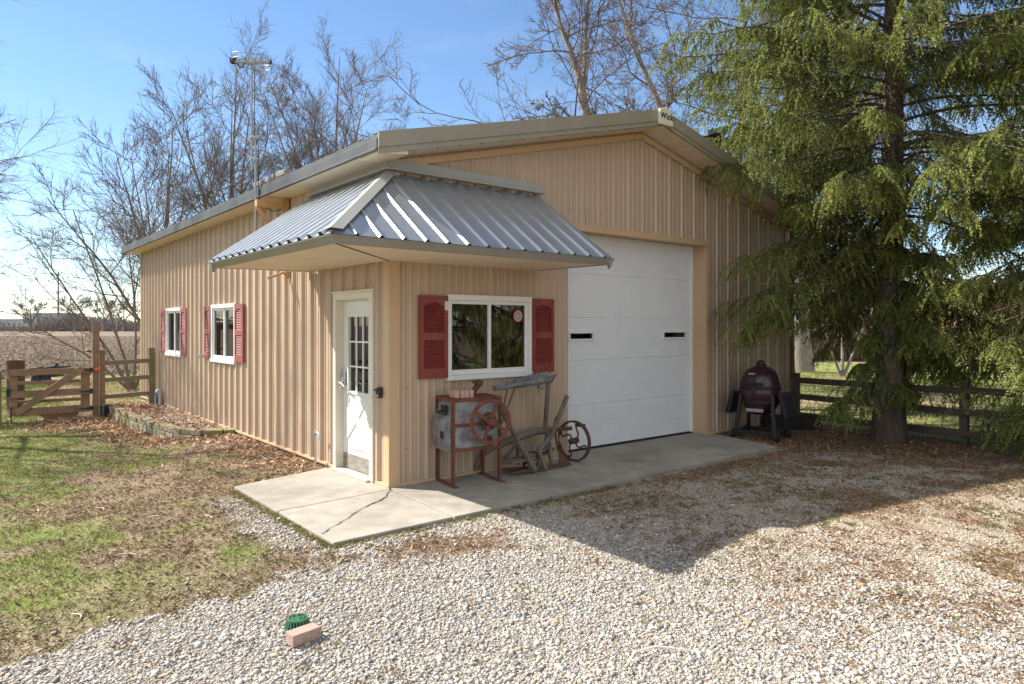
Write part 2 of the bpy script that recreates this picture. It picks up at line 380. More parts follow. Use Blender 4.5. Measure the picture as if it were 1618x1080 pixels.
# ------------------------------------------------------------------ shed
SHED = thing('metal_shed', 'tan ribbed metal shed with a low gable and a wrap-around galvanised awning', 'shed', (0, 0, 0))
def prof(u0, u1, off, pitch=.3, H=.019, minor=True, cuts=(), hb=.030, ht=.013):
    pts = {}
    k0 = int(math.floor((u0-off)/pitch))-1
    k1 = int(math.ceil((u1-off)/pitch))+1
    base = []
    for k in range(k0, k1+1):
        c = off+k*pitch
        base += [(c-hb, 0), (c-ht, H), (c+ht, H), (c+hb, 0)]
        if minor:
            for q in (1/3, 2/3):
                d = c+pitch*q; base += [(d-.018, 0), (d-.007, H*.28), (d+.007, H*.28), (d+.018, 0)]
    us = [p[0] for p in base]; hs = [p[1] for p in base]
    allu = sorted(set([u for u in us if u0 < u < u1]+[u0, u1]+[c for c in cuts if u0 < c < u1]))
    return [(u, float(np.interp(u, us, hs))) for u in allu]
def ribbed(mb, O, U, V, Nn, u0, u1, off, vlim, openings=(), pitch=.3, H=.019, minor=True, cuts=(), hb=.030, ht=.013):
    """openings: (ua,ub,va,vb). vlim(u)->(v0,v1)"""
    O, U, V, Nn = map(Vector, (O, U, V, Nn))
    cuts = list(cuts)+[q for op in openings for q in op[:2]]
    P = prof(u0, u1, off, pitch, H, minor, cuts, hb, ht)
    for (a, ha), (b, hb) in zip(P[:-1], P[1:]):
        if b-a < 1e-5: continue
        m = (a+b)/2
        la, lb = vlim(a+1e-6), vlim(b-1e-6)
        iv = [((la[0], lb[0]), (la[1], lb[1]))]
        for ua, ub, va, vb in openings:
            if ua < m < ub:
                (lo, hi) = iv.pop()
                if va > max(lo): iv.append((lo, (va, va)))
                iv.append(((vb, vb), hi))
        for lo, hi in iv:
            if hi[0]-lo[0] < 1e-4 and hi[1]-lo[1] < 1e-4: continue
            pt = lambda u, v, h: O+U*u+V*v+Nn*h
            mb.add([pt(a, lo[0], ha), pt(b, lo[1], hb), pt(b, hi[1], hb), pt(a, hi[0], ha)], [(0,1,2,3)])
EZ, SL = 3.46, .245
gab = lambda u: (0.0, EZ+.012+SL*min(u, 8.0-u))
WF = (.72, 1.92, 1.13, 2.03)        # front window
GD = (2.59, 5.55, -.02, 2.95)       # garage door
mb = MB(); ribbed(mb, (0,0,0), (1,0,0), (0,0,1), (0,-1,0), 0, 8, .16, gab, [WF, GD], cuts=[4])
for zz in (.38, 1.02, 2.62, 3.2):
    for k in range(26):
        xx = .16+.3*k+.045
        if (GD[0]-.05 < xx < GD[1]+.05 and zz < GD[3]) or (.3 < xx < 2.33 and 1.0 < zz < 2.1): continue
        mb.lathe([(.0001,.006),(.007,.005),(.009,0)], (xx,-.0005,zz), 6, Matrix.Rotation(PI/2,3,'X'), 1)
SCREW = M('screw_tan', (.25,.17,.11), (.3,.2,.13), 9, .5)
front = mb.build('front_wall', [TAN, SCREW], SHED)
WA = (8.28, 9.45, 1.12, 2.04); WB = (4.97, 6.22, 1.12, 2.04); DO = (.36, 1.21, -.02, 2.02)
mb = MB(); ribbed(mb, (0,0,0), (0,1,0), (0,0,1), (-1,0,0), 0, 12, .24, lambda u: (0, EZ), [DO, WB, WA], pitch=.293, H=.034, hb=.034, ht=.018)
for zz in (.35, .95, 1.55, 2.15, 2.75):
    for k in range(40):
        yy = .24+.293*k+.045
        if (DO[0]-.1 < yy < DO[1]+.1 and zz < 2.1) or (4.5 < yy < 6.7 and 1.0 < zz < 2.1) or (7.8 < yy < 9.9 and 1 < zz < 2.1): continue
        mb.lathe([(.0001,.006),(.007,.005),(.009,0)], (-.0005,yy,zz), 6, Matrix.Rotation(-PI/2,3,'Y'), 1)
mb.build('side_wall', [TAN, SCREW], SHED)
mb = MB(); ribbed(mb, (8,0,0), (0,1,0), (0,0,1), (1,0,0), 0, 12, .2, lambda u: (-.2, EZ))
mb.build('side_wall', TAN, SHED)
mb = MB(); ribbed(mb, (0,12,0), (1,0,0), (0,0,1), (0,1,0), 0, 8, .16, gab, [], cuts=[4])
mb.build('rear_wall', TAN, SHED)
T = .026
mb = MB(); mb.b2((-T,-T,0), (.105,-.012,3.43)); mb.b2((-T,-.012,0), (-.010,.10,3.43)); mb.build('corner_trim', TANTRIM, SHED, bevel=.003)
mb = MB(); mb.b2((7.89,-T,0), (8+T,-.012,3.43)); mb.b2((8.012,-.012,0), (8+T,.10,3.43)); mb.build('corner_trim', TANTRIM, SHED, bevel=.003)
mb = MB(); mb.b2((-T,11.90,0), (-.012,12+T,3.43)); mb.b2((-.012,12.01,0),(.1,12+T,3.43)); mb.build('corner_trim', TANTRIM, SHED, bevel=.003)
for a_, b_ in (((.0,-.034,-.004), (2.59,-.004,.028)), ((5.60,-.034,-.004), (8,-.004,.028)), ((-.036,-.03,-.004), (-.004,.30,.028)), ((-.036,1.27,-.004), (-.004,12,.028))):
    mb = MB(); mb.b2(a_, b_); mb.build('base_trim', TANTRIM, SHED, bevel=.004)
mb = MB(); mb.b2((-.012,1.43,-.35), (.02,12,-.004)); mb.b2((5.76,-.010,-.4), (8.02,.02,-.004)); mb.b2((8.0,.02,-.4), (8.02,12,-.19)); mb.b2((0,12,-.5),(8.02,12.03,-.002))
mb.build('skirt_board', SKIRT, SHED)
mb = MB(); mb.b2((.05,.32,-.05), (7.98,11.98,-.006)); mb.build('floor_slab', CONC, SHED)
# rake trim under the soffit along the gable
mb = MB()
for s in (0, 1):
    a = Vector((0.03,-.030,EZ-.06)); b = Vector((4.0,-.030,EZ+SL*4-.06))
    if s: a.x = 7.97; 
    mb.bar(a, b, .022, .075, (0,0,1))
mb.build('gable_trim', TANTRIM, SHED)
# roof: ribbed slopes with thickness
mb = MB()
LT = math.hypot(4.33, 4.33*SL)
def zr(x): return 3.575+SL*(min(x, 8-x)+.33)
ribbed(mb, (-.35,-.42,zr(-.35)), (0,1,0), Vector((4.35,0,4.35*SL)), Vector((-SL,0,1)).normalized(), 0, 12.8, .1, lambda u: (0, 1), minor=False, H=.022)
ribbed(mb, (8.35,-.42,zr(8.35)), (0,1,0), Vector((-4.35,0,4.35*SL)), Vector((SL,0,1)).normalized(), 0, 12.8, .1, lambda u: (0, 1), minor=False, H=.022)
for sx in (-1, 1):
    e = 4+sx*4.33
    mb.add([(e,-.40,zr(e)-.01), (4,-.40,zr(4)-.01), (4,12.36,zr(4)-.01), (e,12.36,zr(e)-.01)], [(0,1,2,3)])
roof = mb.build('roof', ROOF, SHED)
# ridge cap
mb = MB()
mb.add([(3.80,-.435,zr(3.8)+.028), (4,-.435,zr(4)+.045), (4.20,-.435,zr(4.2)+.028), (4.20,12.4,zr(4.2)+.028), (4,12.4,zr(4)+.045), (3.80,12.4,zr(3.8)+.028)], [(0,1,4,5),(1,2,3,4)])
mb.build('ridge_cap', FASCIA, roof)
# gable fascia: board with a stepped lower lip, both slopes, front and rear
for yy, sg in ((-.43, 1), (12.38, -1)):
    for sx in (-1, 1):
        mb = MB(); e = 4+sx*4.36; tops = (zr(e)+.025, zr(4)+.03)
        for (d0, d1, y0, y1) in ((-.0, -.155, 0, .028), (-.155, -.215, .012, .028)):
            y0 = yy+sg*y0; y1 = yy+sg*y1
            pa = [(e, tops[0]+d0), (4, tops[1]+d0), (4, tops[1]+d1), (e, tops[0]+d1)]
            mb.prism([(p, y0, q) for p, q in pa], (0, y1-y0, 0))
        # top flange
        pa = [(e, tops[0]), (4, tops[1]), (4, tops[1]-.008), (e, tops[0]-.008)]
        mb.prism([(p, yy+sg*.028, q) for p, q in pa], (0, sg*.08, 0))
        mb.build('gable_fascia', FASCIA, SHED)
# eave fascia
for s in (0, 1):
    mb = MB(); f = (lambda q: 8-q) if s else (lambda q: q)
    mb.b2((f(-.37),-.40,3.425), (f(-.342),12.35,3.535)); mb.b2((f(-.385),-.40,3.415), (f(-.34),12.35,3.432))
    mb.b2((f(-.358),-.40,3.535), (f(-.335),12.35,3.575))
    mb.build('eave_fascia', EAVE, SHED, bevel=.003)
# eave soffits (grooved) and gable soffits
mb = MB()
for s in (0, 1):
    O = (8.0, -.40, 3.44) if s else (-.345, -.40, 3.44)
    ribbed(mb, O, (0,1,0), (.345,0,0), (0,0,-1), 0, 12.75, .05, lambda u: (0, 1), pitch=.15, H=.012, minor=False, hb=.071, ht=.062)
for sx in (-1, 1):
    e = 4+sx*4.3
    O = Vector((e,-.40,3.467-SL*.30)); U = Vector((4-e,0,SL*4.3)); Ln = U.length; U = U.normalized()
    ribbed(mb, O, U, (0,.40,0), (0,0,-1), 0, Ln, .05, lambda u: (0, 1), pitch=.3, H=.006, minor=False)
mb.build('soffit', SOFFIT, SHED)
# boxed end of the left eave
mb = MB(); mb.prism([(-.34,-.402,3.385), (-.02,-.402,3.425), (-.02,-.402,3.462), (-.34,-.402,3.44)], (0,.40,0)); mb.build('eave_return', SOFFIT, SHED)

# awning --------------------------------------------------------------
AX, AY, AZ, TZ = -1.21, -1.19, 2.45, 3.31
YE, YT, XE, XT = 2.16, 1.93, 2.15, 2.08
mb = MB()
nF = Vector((0,-(TZ-AZ),-AY)).normalized()
ribbed(mb, (0,AY,AZ), (1,0,0), (0,-AY,TZ-AZ), nF, AX, XE, .17, lambda u: (0, min(1, (u-AX)/-AX if u < 0 else 1, (XE-u)/(XE-XT) if u > XT else 1)), cuts=[0, XT], pitch=.229, H=.020, minor=False, hb=.026, ht=.011)
nL = Vector((-(TZ-AZ),0,-AX)).normalized()
ribbed(mb, (AX,0,AZ), (0,1,0), (-AX,0,TZ-AZ), nL, AY, YE, .13, lambda u: (0, min(1, (u-AY)/-AY if u < 0 else 1, (YE-u)/(YE-YT) if u > YT else 1)), cuts=[0, YT], pitch=.229, H=.034, minor=False, hb=.046, ht=.026)
# undersides
mb.add([(AX,AY,AZ-.012), (XE,AY,AZ-.012), (XT,0,TZ-.012), (0,0,TZ-.012)], [(0,1,2,3)])
mb.add([(AX,AY,AZ-.012), (0,0,TZ-.012), (0,YT,TZ-.012), (AX,YE,AZ-.012)], [(0,1,2,3)])
awn = mb.build('awning', GALV, SHED, label='hipped ribbed metal awning round the shed corner')
AWT = M('awning_trim', (.33,.335,.305), (.37,.372,.335), 3, .4)
AWF = M('awning_fascia_paint', (.235,.22,.185), (.27,.255,.215), 3, .42)
mb = MB()
# hip cap: two wings
hipd = Vector((-AX,-AY,TZ-AZ)); w = .11
p0 = Vector((AX,AY,AZ)); p1 = Vector((0,0,TZ))
eF = Vector((1,0,0)); eL = Vector((0,1,0))
up = Vector((0,0,.048))
mb.add([p0+up, p1+up, p1+up*.9+eF*w+nF*.0, p0+up*.9+eF*w*1.0], [(0,1,2,3)])
mb.add([p0+up, p0+up*.9+eL*w, p1+up*.9+eL*w, p1+up], [(0,1,2,3)])
mb.build('hip_cap', AWT, awn)
# top flashing
mb = MB()
mb.b2((-.045,-.048,TZ+.03), (XT+.02,-.026,TZ+.145)); mb.b2((-.045,-.10,TZ+.018), (XT+.05,-.026,TZ+.034))
mb.b2((-.048,-.026,TZ+.03), (-.026,YT+.03,TZ+.125)); mb.b2((-.10,-.10,TZ+.016), (-.026,YT+.03,TZ+.032))
mb.build('flashing', AWT, awn, bevel=.003)
# fascia
mb = MB()
fi, fb = .052, 2.378          # fascia square to the roof slope: foot set in, face looking slightly down
ft = AZ-.004
mb.prism([(AX,AY,ft), (XE,AY,ft), (XE-.05,AY+fi,fb), (AX+fi,AY+fi,fb)], (0,.014,-.004))
mb.prism([(AX,YE,ft), (AX,AY,ft), (AX+fi,AY+fi,fb), (AX+fi,YE-.05,fb)], (.014,0,-.004))
mb.bar((XE-.04,AY+.05,2.412), (2.05,-.03,2.412), .02, .07); mb.bar((AX+.05,YE-.05,2.412), (-.03,1.80,2.412), .02, .07)
mb.prism([(XE-.07,AY+.012,AZ-.008), (XE+.02,AY-.004,AZ-.004), (XE-.02,AY+.03,2.335)], (.0,.035,0))
mb.prism([(AX+.012,YE-.07,AZ-.008), (AX-.004,YE+.02,AZ-.004), (AX+.03,YE-.02,2.335)], (.035,.0,0))
mb.build('awning_fascia', AWF, awn)
# end closures above fascia
mb = MB()
mb.add([(XE-.02,AY+.01,AZ-.01), (2.06,-.01,2.44), (XT,-.01,TZ-.01)], [(0,1,2)]); mb.build('end_panel', AWT, awn)
mb = MB(); mb.add([(AX+.02,YE-.02,AZ-.01), (-.01,1.86,2.44), (-.01,YT,TZ-.01)], [(0,1,2)]); mb.build('end_panel', AWT, awn)
# soffit, ribs along X
mb = MB()
x0 = AX+.053
def sv(u): return (0, (XE-.09 if u < 0 else -.02)-x0)
ribbed(mb, (x0,0,2.394), (0,1,0), (1,0,0), (0,0,-1), AY+.053, YE-.07, .02, sv, cuts=[-.001, 0], pitch=.15, H=.012, minor=False, hb=.071, ht=.064)
mb.build('awning_soffit', SOFFIT, awn)
mb = MB(); mb.bar((AX+.06,AY+.06,2.377), (-.03,-.03,2.377), .012, .004); mb.build('mitre_joint', DARK, awn)

# timber mast bracket under the eave
mb = MB()
mb.b2((-.075,2.70,2.34), (-.026,2.79,3.43)); mb.b2((-.46,2.705,3.27), (-.076,2.785,3.36))
mb.bar((-.44,2.745,3.26), (-.08,2.745,2.80), .035, .06, (0,1,0)); mb.bar((-.30,2.745,2.33), (-.08,2.745,2.42), .03, .05, (0,1,0))
mb.build('mast_bracket', TIMBER, SHED, bevel=.004)

# ridge end plate with lettering
PL = M('cream_cap', (.62,.60,.48), (.66,.64,.52), 4, .4)
mb = MB()
za = zr(4)
pp = [(3.86,za-.20), (4.14,za-.20), (4.14,za+.0), (4.0,za+.05), (3.86,za+.0)]
mb.prism([(a,-.475,b) for a, b in pp], (0,.05,0))
cap = mb.build('ridge_end_plate', PL, SHED, bevel=.008)
cu = bpy.data.curves.new('lettering', 'FONT'); cu.body = 'Wick'; cu.size = .115; cu.extrude = .0015; cu.offset = .0035; cu.align_x = 'CENTER'; cu.space_character = 1.12
to = bpy.data.objects.new('tmp_text', cu); COL.objects.link(to)
bpy.context.view_layer.update()
me = bpy.data.meshes.new_from_object(to.evaluated_get(bpy.context.evaluated_depsgraph_get()))
bpy.data.objects.remove(to)
me.transform(Matrix.Translation((4.0,-.4775,za-.118)) @ Matrix.Rotation(PI/2, 4, 'X'))
me.name = 'lettering'
link('lettering', me, DARK, cap)

# flue
mb = MB(); fx, fy, fz = 6.75, .7, 3.9
mb.lathe([(.115,-.1),(.115,.86)], (fx,fy,fz), 24); mb.lathe([(.19,.0),(.14,.10),(.116,.13)], (fx,fy,fz), 24)
fl = mb.build('flue_pipe', STEEL, SHED, smooth=True)
mb = MB()
mb.lathe([(.12,.84),(.20,.86),(.20,.90),(.13,.93)], (fx,fy,fz), 24)
for k in range(14):
    a = 2*PI*k/14; mb.bar((fx+.135*math.cos(a), fy+.135*math.sin(a), fz+.92), (fx+.135*math.cos(a), fy+.135*math.sin(a), fz+1.10), .018, .018)
mb.lathe([(.10,.92),(.10,1.09)], (fx,fy,fz), 20)
mb.lathe([(.175,1.02),(.178,1.035),(.14,1.05)], (fx,fy,fz), 24); mb.lathe([(.185,1.09),(.18,1.12),(.10,1.16),(.0,1.175)], (fx,fy,fz), 24)
mb.build('flue_cap', BLACKM, fl, smooth=True)
# low vent boxes on the roof edge
mb = MB()
for k, yy in enumerate((2.35, 2.75, 3.2)):
    mb.box((-.18+.0*k, yy, zr(-.18)+.05), (.22,.30,.07), 0)
mb.build('roof_vent', ROOF, roof, bevel=.01)

# ---------------- windows
def pane_box(mb, O, U, a, b, c, d, Nn, t):
    pass
def window(O, U, Nn, ua, ub, za, zb, glass=GLASS):
    """frame with sliding sashes on a wall; O base point, U along wall, Nn outward"""
    O, U, Nn = Vector(O), Vector(U), Vector(Nn); Z = Vector((0,0,1))
    def bx(mb, u0, u1, z0, z1, n0, n1):
        pts = [O+U*u0+Z*z0+Nn*n0, O+U*u1+Z*z0+Nn*n0, O+U*u1+Z*z1+Nn*n0, O+U*u0+Z*z1+Nn*n0]
        mb.prism(pts, Nn*(n1-n0))
    mb = MB(); f = .045
    bx(mb, ua-.02, ub+.02, zb-f, zb+.02, -.03, .048); bx(mb, ua-.02, ub+.02, za-.045, za+.01, -.03, .06)
    bx(mb, ua-.02, ua+f-.015, za+.01, zb-f, -.03, .044); bx(mb, ub-f+.015, ub+.02, za+.01, zb-f, -.03, .044)
    fr = mb.build('window', WHITE, SHED, bevel=.004)
    um = (ua+ub)/2
    for k, (a, b, n) in enumerate(((ua+.03, um+.02, -.012), (um-.03, ub-.03, .008))):
        mb = MB(); s = .04
        bx(mb, a, b, zb-f-s, zb-f, n-.02, n+.01); bx(mb, a, b, za+.011, za+.012+s*1.4, n-.02, n+.01)
        bx(mb, a, a+s, za+.012+s*1.4, zb-f-s, n-.02, n+.01); bx(mb, b-s, b, za+.012+s*1.4, zb-f-s, n-.02, n+.01)
        mb.build('sash', WHITE, fr, bevel=.003)
        mb = MB(); p = [O+U*(a+s)+Z*(za+.06)+Nn*(n-.006), O+U*(b-s)+Z*(za+.06)+Nn*(n-.006), O+U*(b-s)+Z*(zb-f-s)+Nn*(n-.006), O+U*(a+s)+Z*(zb-f-s)+Nn*(n-.006)]
        mb.add(p if U.cross(Z).dot(Nn) > 0 else p[::-1], [(0,1,2,3)]); mb.build('pane', glass, fr, fix=False)
    return fr
wf = window((0,0,0), (1,0,0), (0,-1,0), WF[0], WF[1], WF[2], WF[3], GLASSF)
window((0,0,0), (0,1,0), (-1,0,0), WA[0], WA[1], WA[2], WA[3])
window((0,0,0), (0,1,0), (-1,0,0), WB[0], WB[1], WB[2], WB[3])
# round sticker on the front pane
RED = M('sticker_red', (.55,.06,.03), (.58,.07,.035), 9, .5); BLUE = M('sticker_blue', (.10,.16,.38), (.14,.2,.42), 90, .5); GOLD = M('sticker_gold', (.42,.27,.07), (.5,.33,.1), 40, .5)
mb = MB(); ry = Matrix.Rotation(PI/2, 3, 'X'); cc0 = (1.745,-.0115,1.815)
mb.lathe([(.060,0),(.074,0)], cc0, 36, ry, 0); mb.lathe([(.055,0),(.060,0)], cc0, 36, ry, 3); mb.lathe([(.036,0),(.055,0)], cc0, 36, ry, 1); mb.lathe([(.0001,0),(.036,0)], cc0, 30, ry, 2)
for k in range(16):
    if k in (4,12): continue
    a = 2*PI*k/16; mb.box((cc0[0]+.0455*math.cos(a), -.0122, cc0[2]+.0455*math.sin(a)), (.005,.0006,.011), M=Matrix.Rotation(-(a-PI/2), 3, 'Y'), mi=3)
mb.box((cc0[0],-.0122,cc0[2]-.005), (.012,.0006,.022), mi=3)
mb.build('round_sticker', [RED, BLUE, GOLD, WHITE], wf)
mb = MB(); mb.b2((.655,-.062,1.87), (.70,-.03,1.97)); mb.build('window_tag', CREAM, wf, bevel=.003)

# ---------------- shutters
def shutter(O, U, Nn, ua, ub, za, zb, m, lab):
    O, U, Nn = Vector(O), Vector(U), Vector(Nn); Z = Vector((0,0,1))
    def bx(mb, u0, u1, z0, z1, n0, n1):
        mb.prism([O+U*u0+Z*z0+Nn*n0, O+U*u1+Z*z0+Nn*n0, O+U*u1+Z*z1+Nn*n0, O+U*u0+Z*z1+Nn*n0], Nn*(n1-n0))
    mb = MB(); s = .05; H = zb-za; n0, n1 = .02, .055
    zs = [za, za+.11, za+H*.50-.035, za+H*.50+.045, zb-.075, zb]
    bx(mb, ua, ua+s, za, zb, n0, n1); bx(mb, ub-s, ub, za, zb, n0, n1)
    for a, b in ((0,1),(2,3),(4,5)): bx(mb, ua+s, ub-s, zs[a], zs[b], n0, n1-.001)
    # arched head of the upper louvre field
    K = 10; w0, w1 = ua+s, ub-s
    for k in range(K):
        a = w0+(w1-w0)*k/K; b = w0+(w1-w0)*(k+1)/K
        h = lambda q: zs[4]-.045*(1-math.cos((2*(q-w0)/(w1-w0)-1)*PI/2))
        mb.prism([O+U*a+Z*h(a)+Nn*(n1-.012), O+U*b+Z*h(b)+Nn*(n1-.012), O+U*b+Z*(zs[4]+.001)+Nn*(n1-.012), O+U*a+Z*(zs[4]+.001)+Nn*(n1-.012)], Nn*.0105)
    bx(mb, ua+s, ub-s, zs[1], zs[2], n0, n0+.006); bx(mb, ua+s, ub-s, zs[3], zs[4], n0, n0+.006)
    for lo, hi in ((zs[1], zs[2]), (zs[3], zs[4]-.012)):
        n = int((hi-lo)/.026)
        for k in range(n):
            q = lo+(k+.12)*(hi-lo)/n; d = (hi-lo)/n*.82
            mb.add([O+U*w0+Z*q+Nn*(n1-.006), O+U*w1+Z*q+Nn*(n1-.006), O+U*w1+Z*(q+d)+Nn*(n0+.010), O+U*w0+Z*(q+d)+Nn*(n0+.010),
                    O+U*w0+Z*(q-.004)+Nn*(n1-.012), O+U*w1+Z*(q-.004)+Nn*(n1-.012)], [(0,1,2,3),(4,5,1,0)])
    return mb.build('shutter', m, SHED, bevel=0, label=lab)
for ua, ub in ((.335,.70), (1.94,2.30)): shutter((0,0,0), (1,0,0), (0,-1,0), ua, ub, 1.12, 2.03, SHUT, None)
for ua, ub in ((9.49,9.85), (7.84,8.24), (6.26,6.62), (4.53,4.93)):
    shutter((0,0,0), (0,1,0), (-1,0,0), ua, ub, 1.125, 2.04, SHUTF, None)
for yy in (9.80, 6.58):
    mb = MB(); mb.box((-.10,yy,1.16), (.12,.05,.035)); mb.box((-.155,yy,1.145), (.02,.05,.06)); mb.build('shutter_latch', STEEL, SHED, bevel=.004)

# ---------------- entry door (left wall)
mb = MB()
mb.b2((-.055,.285,0), (.03,.365,2.0)); mb.b2((-.055,1.205,0), (.03,1.275,2.0)); mb.b2((-.055,.285,2.0), (.03,1.275,2.075)); mb.b2((-.065,.265,2.076), (-.01,1.295,2.10))
mb.b2((.03,.34,0), (.10,.372,2.0)); mb.b2((.03,1.198,0), (.10,1.23,2.0)); mb.b2((.03,.372,1.985), (.10,1.198,2.02))
dfr = mb.build('door_frame', CREAM, SHED, bevel=.004)
mb = MB(); xd = .045
# slab with window hole: rails and stiles
gy0, gy1, gz0, gz1 = .545, 1.045, .935, 1.80
mb.b2((xd,.374,.03), (xd+.04,gy0,1.983)); mb.b2((xd,gy1,.03), (xd+.04,1.196,1.983)); mb.b2((xd,gy0,.03), (xd+.04,gy1,gz0)); mb.b2((xd,gy0,gz1), (xd+.04,gy1,1.983))
# moulding around glass
for a, b in (((.515,.905),(1.075,.935)), ((.515,1.80),(1.075,1.83)), ((.515,.935),(.545,1.80)), ((1.045,.935),(1.075,1.80))):
    mb.b2((xd-.012,a[0],a[1]), (xd,b[0],b[1]))
# crossbuck panel
def tri(ps):
    c = Vector((0, sum(p[0] for p in ps)/len(ps), sum(p[1] for p in ps)/len(ps)))
    mb.prism([(xd-.009,p[0],p[1]) for p in ps], (.009,0,0))
    q = [Vector((xd-.014, c.y+(p[0]-c.y)*.7, c.z+(p[1]-c.z)*.7)) for p in ps]
    mb.add([Vector((xd-.009,p[0],p[1])) for p in ps]+q, [tuple(range(len(ps), 2*len(ps)))]+[(i, (i+1) % len(ps), len(ps)+(i+1) % len(ps), len(ps)+i) for i in range(len(ps))])
y0, y1, z0, z1 = .50, 1.09, .27, .85; ym, zm = (y0+y1)/2, (z0+z1)/2
tri([(y0+.09,z1), (y1-.09,z1), (ym,zm+.075)]); tri([(y0+.09,z0), (y1-.09,z0), (ym,zm-.075)][::-1])
tri([(y0,z1-.09), (y0,z0+.09), (ym-.075,zm)]); tri([(y1,z1-.09), (y1,z0+.09), (ym+.075,zm)][::-1])
door = mb.build('entry_door', DOORW, SHED)
mb = MB()
for k in (1, 2):
    q = gy0+(gy1-gy0)*k/3; mb.b2((xd+.004,q-.009,gz0), (xd+.02,q+.009,gz1))
    q = gz0+(gz1-gz0)*k/3; mb.b2((xd+.003,gy0,q-.009), (xd+.02,gy1,q+.009))
mb.build('muntins', WHITE, door)
mb = MB(); mb.add([(xd+.022,gy0,gz0), (xd+.022,gy1,gz0), (xd+.022,gy1,gz1), (xd+.022,gy0,gz1)], [(3,2,1,0)]); mb.build('pane', GLASS, door, fix=False)
mb = MB(); mb.b2((xd-.006,.385,.035), (xd,1.186,.20)); mb.build('kick_plate', WEATH, door)
mb = MB(); mb.b2((xd-.035,1.10,1.0), (xd,1.17,1.18)); mb.tube([(xd-.03,1.135,1.03), (xd-.085,1.135,1.03), (xd-.09,1.06,1.02), (xd-.085,1.00,.99)], .012, 8); mb.tube([(xd-.03,1.135,.98), (xd-.07,1.135,.965), (xd-.07,1.135,.90)], .011, 8); mb.lathe([(.0,.03),(.026,.03),(.028,0)], (xd-.02,1.135,1.06), 16, Matrix.Rotation(-PI/2,3,'Y'))
mb.build('door_handle', STEEL, door, bevel=.006)
mb = MB(); mb.b2((-.10,.34,-.004), (.12,1.23,.022)); mb.build('threshold', M('threshold_alu', (.5,.5,.47), (.4,.4,.38), 8, .5, metal=.3), door, bevel=.005)
# keypad box by the corner
mb = MB(); mb.b2((-.075,.105,.93), (-.03,.175,1.03)); mb.prism([(-.10,.10,1.005), (-.03,.10,1.035), (-.03,.18,1.035), (-.10,.18,1.005)], (0,0,.012)); kp = mb.build('keypad_box', DARK, SHED, bevel=.005)
mb = MB(); mb.b2((-.0765,.115,.94), (-.0752,.165,.965)); mb.build('keypad_label', GOLD, kp)
# wall outlet cover by the window
mb = MB(); mb.b2((2.06,-.055,.92), (2.175,-.019,1.075)); mb.build('outlet_cover', PLAST, SHED, bevel=.014)
# ---------------- garage door
RC = .25
mb = MB()
mb.b2((2.56,-.024,2.95), (5.64,-.004,3.02)); mb.b2((2.56,-.036,2.938), (5.66,-.004,2.952))          # header drip
mb.b2((5.551,-.024,-.0), (5.64,-.004,2.937))
mb.b2((5.55,.0,-.0), (5.575,RC+.05,2.95)); mb.b2((2.565,.0,.0), (2.589,RC+.05,2.95)); mb.b2((2.565,.0,2.951), (5.575,RC+.05,2.975))
mb.build('door_opening_trim', TANTRIM, SHED)
mb = MB()
zsec = [.03,.62,1.23,1.81,2.41,2.98]
for k in range(5):
    a, b = zsec[k]+.0011, zsec[k+1]-.0011
    nG = 8; hh = (b-a)/nG
    holes = [(2.86,3.30), (4.84,5.38)] if k == 2 else []
    spans = [(2.575,5.565)]
    for g in range(nG):
        za_, zb_ = a+g*hh, a+(g+1)*hh
        segs = [(2.575,5.565)]
        if k == 2 and g in (4,):
            segs = [(2.575,2.86), (3.30,4.84), (5.38,5.565)]
        for s0, s1 in segs:
            mb.b2((s0,RC,za_+.0006), (s1,RC+.04,zb_-.0006))
    mb.b2((2.575,RC+.003,a), (5.565,RC+.02,b)) if k != 2 else None
    if k == 2:
        zlo, zhi = a+4*hh, a+5*hh
        mb.b2((2.575,RC+.003,a), (5.565,RC+.02,zlo)); mb.b2((2.575,RC+.003,zhi), (5.565,RC+.02,b))
gdo = mb.build('garage_door', GDOOR, SHED)
for (s0, s1) in ((2.86,3.30), (4.84,5.38)):
    mb = MB(); c = .028
    mb.b2((s0-c,RC-.02,zlo-c), (s1+c,RC+.004,zlo)); mb.b2((s0-c,RC-.02,zhi), (s1+c,RC+.004,zhi+c)); mb.b2((s0-c,RC-.02,zlo), (s0,RC+.004,zhi)); mb.b2((s1,RC-.012,zlo), (s1+c,RC+.004,zhi))
    wfm = mb.build('door_window', WHITE, gdo, bevel=.004)
    mb = MB(); mb.add([(s0,RC+.012,zlo), (s1,RC+.012,zlo), (s1,RC+.012,zhi), (s0,RC+.012,zhi)], [(0,1,2,3)]); mb.build('pane', GLASS, wfm, fix=False)
mb = MB(); mb.b2((5.49,RC-.022,.02), (5.549,RC-.002,2.949)); mb.b2((2.59,RC-.022,2.905), (5.489,RC-.002,2.949)); mb.build('door_stop', WHITE, gdo, bevel=.003)
mb = MB(); mb.b2((2.59,RC-.006,.0035), (5.55,RC+.03,.03)); mb.build('door_seal', DARK, gdo)

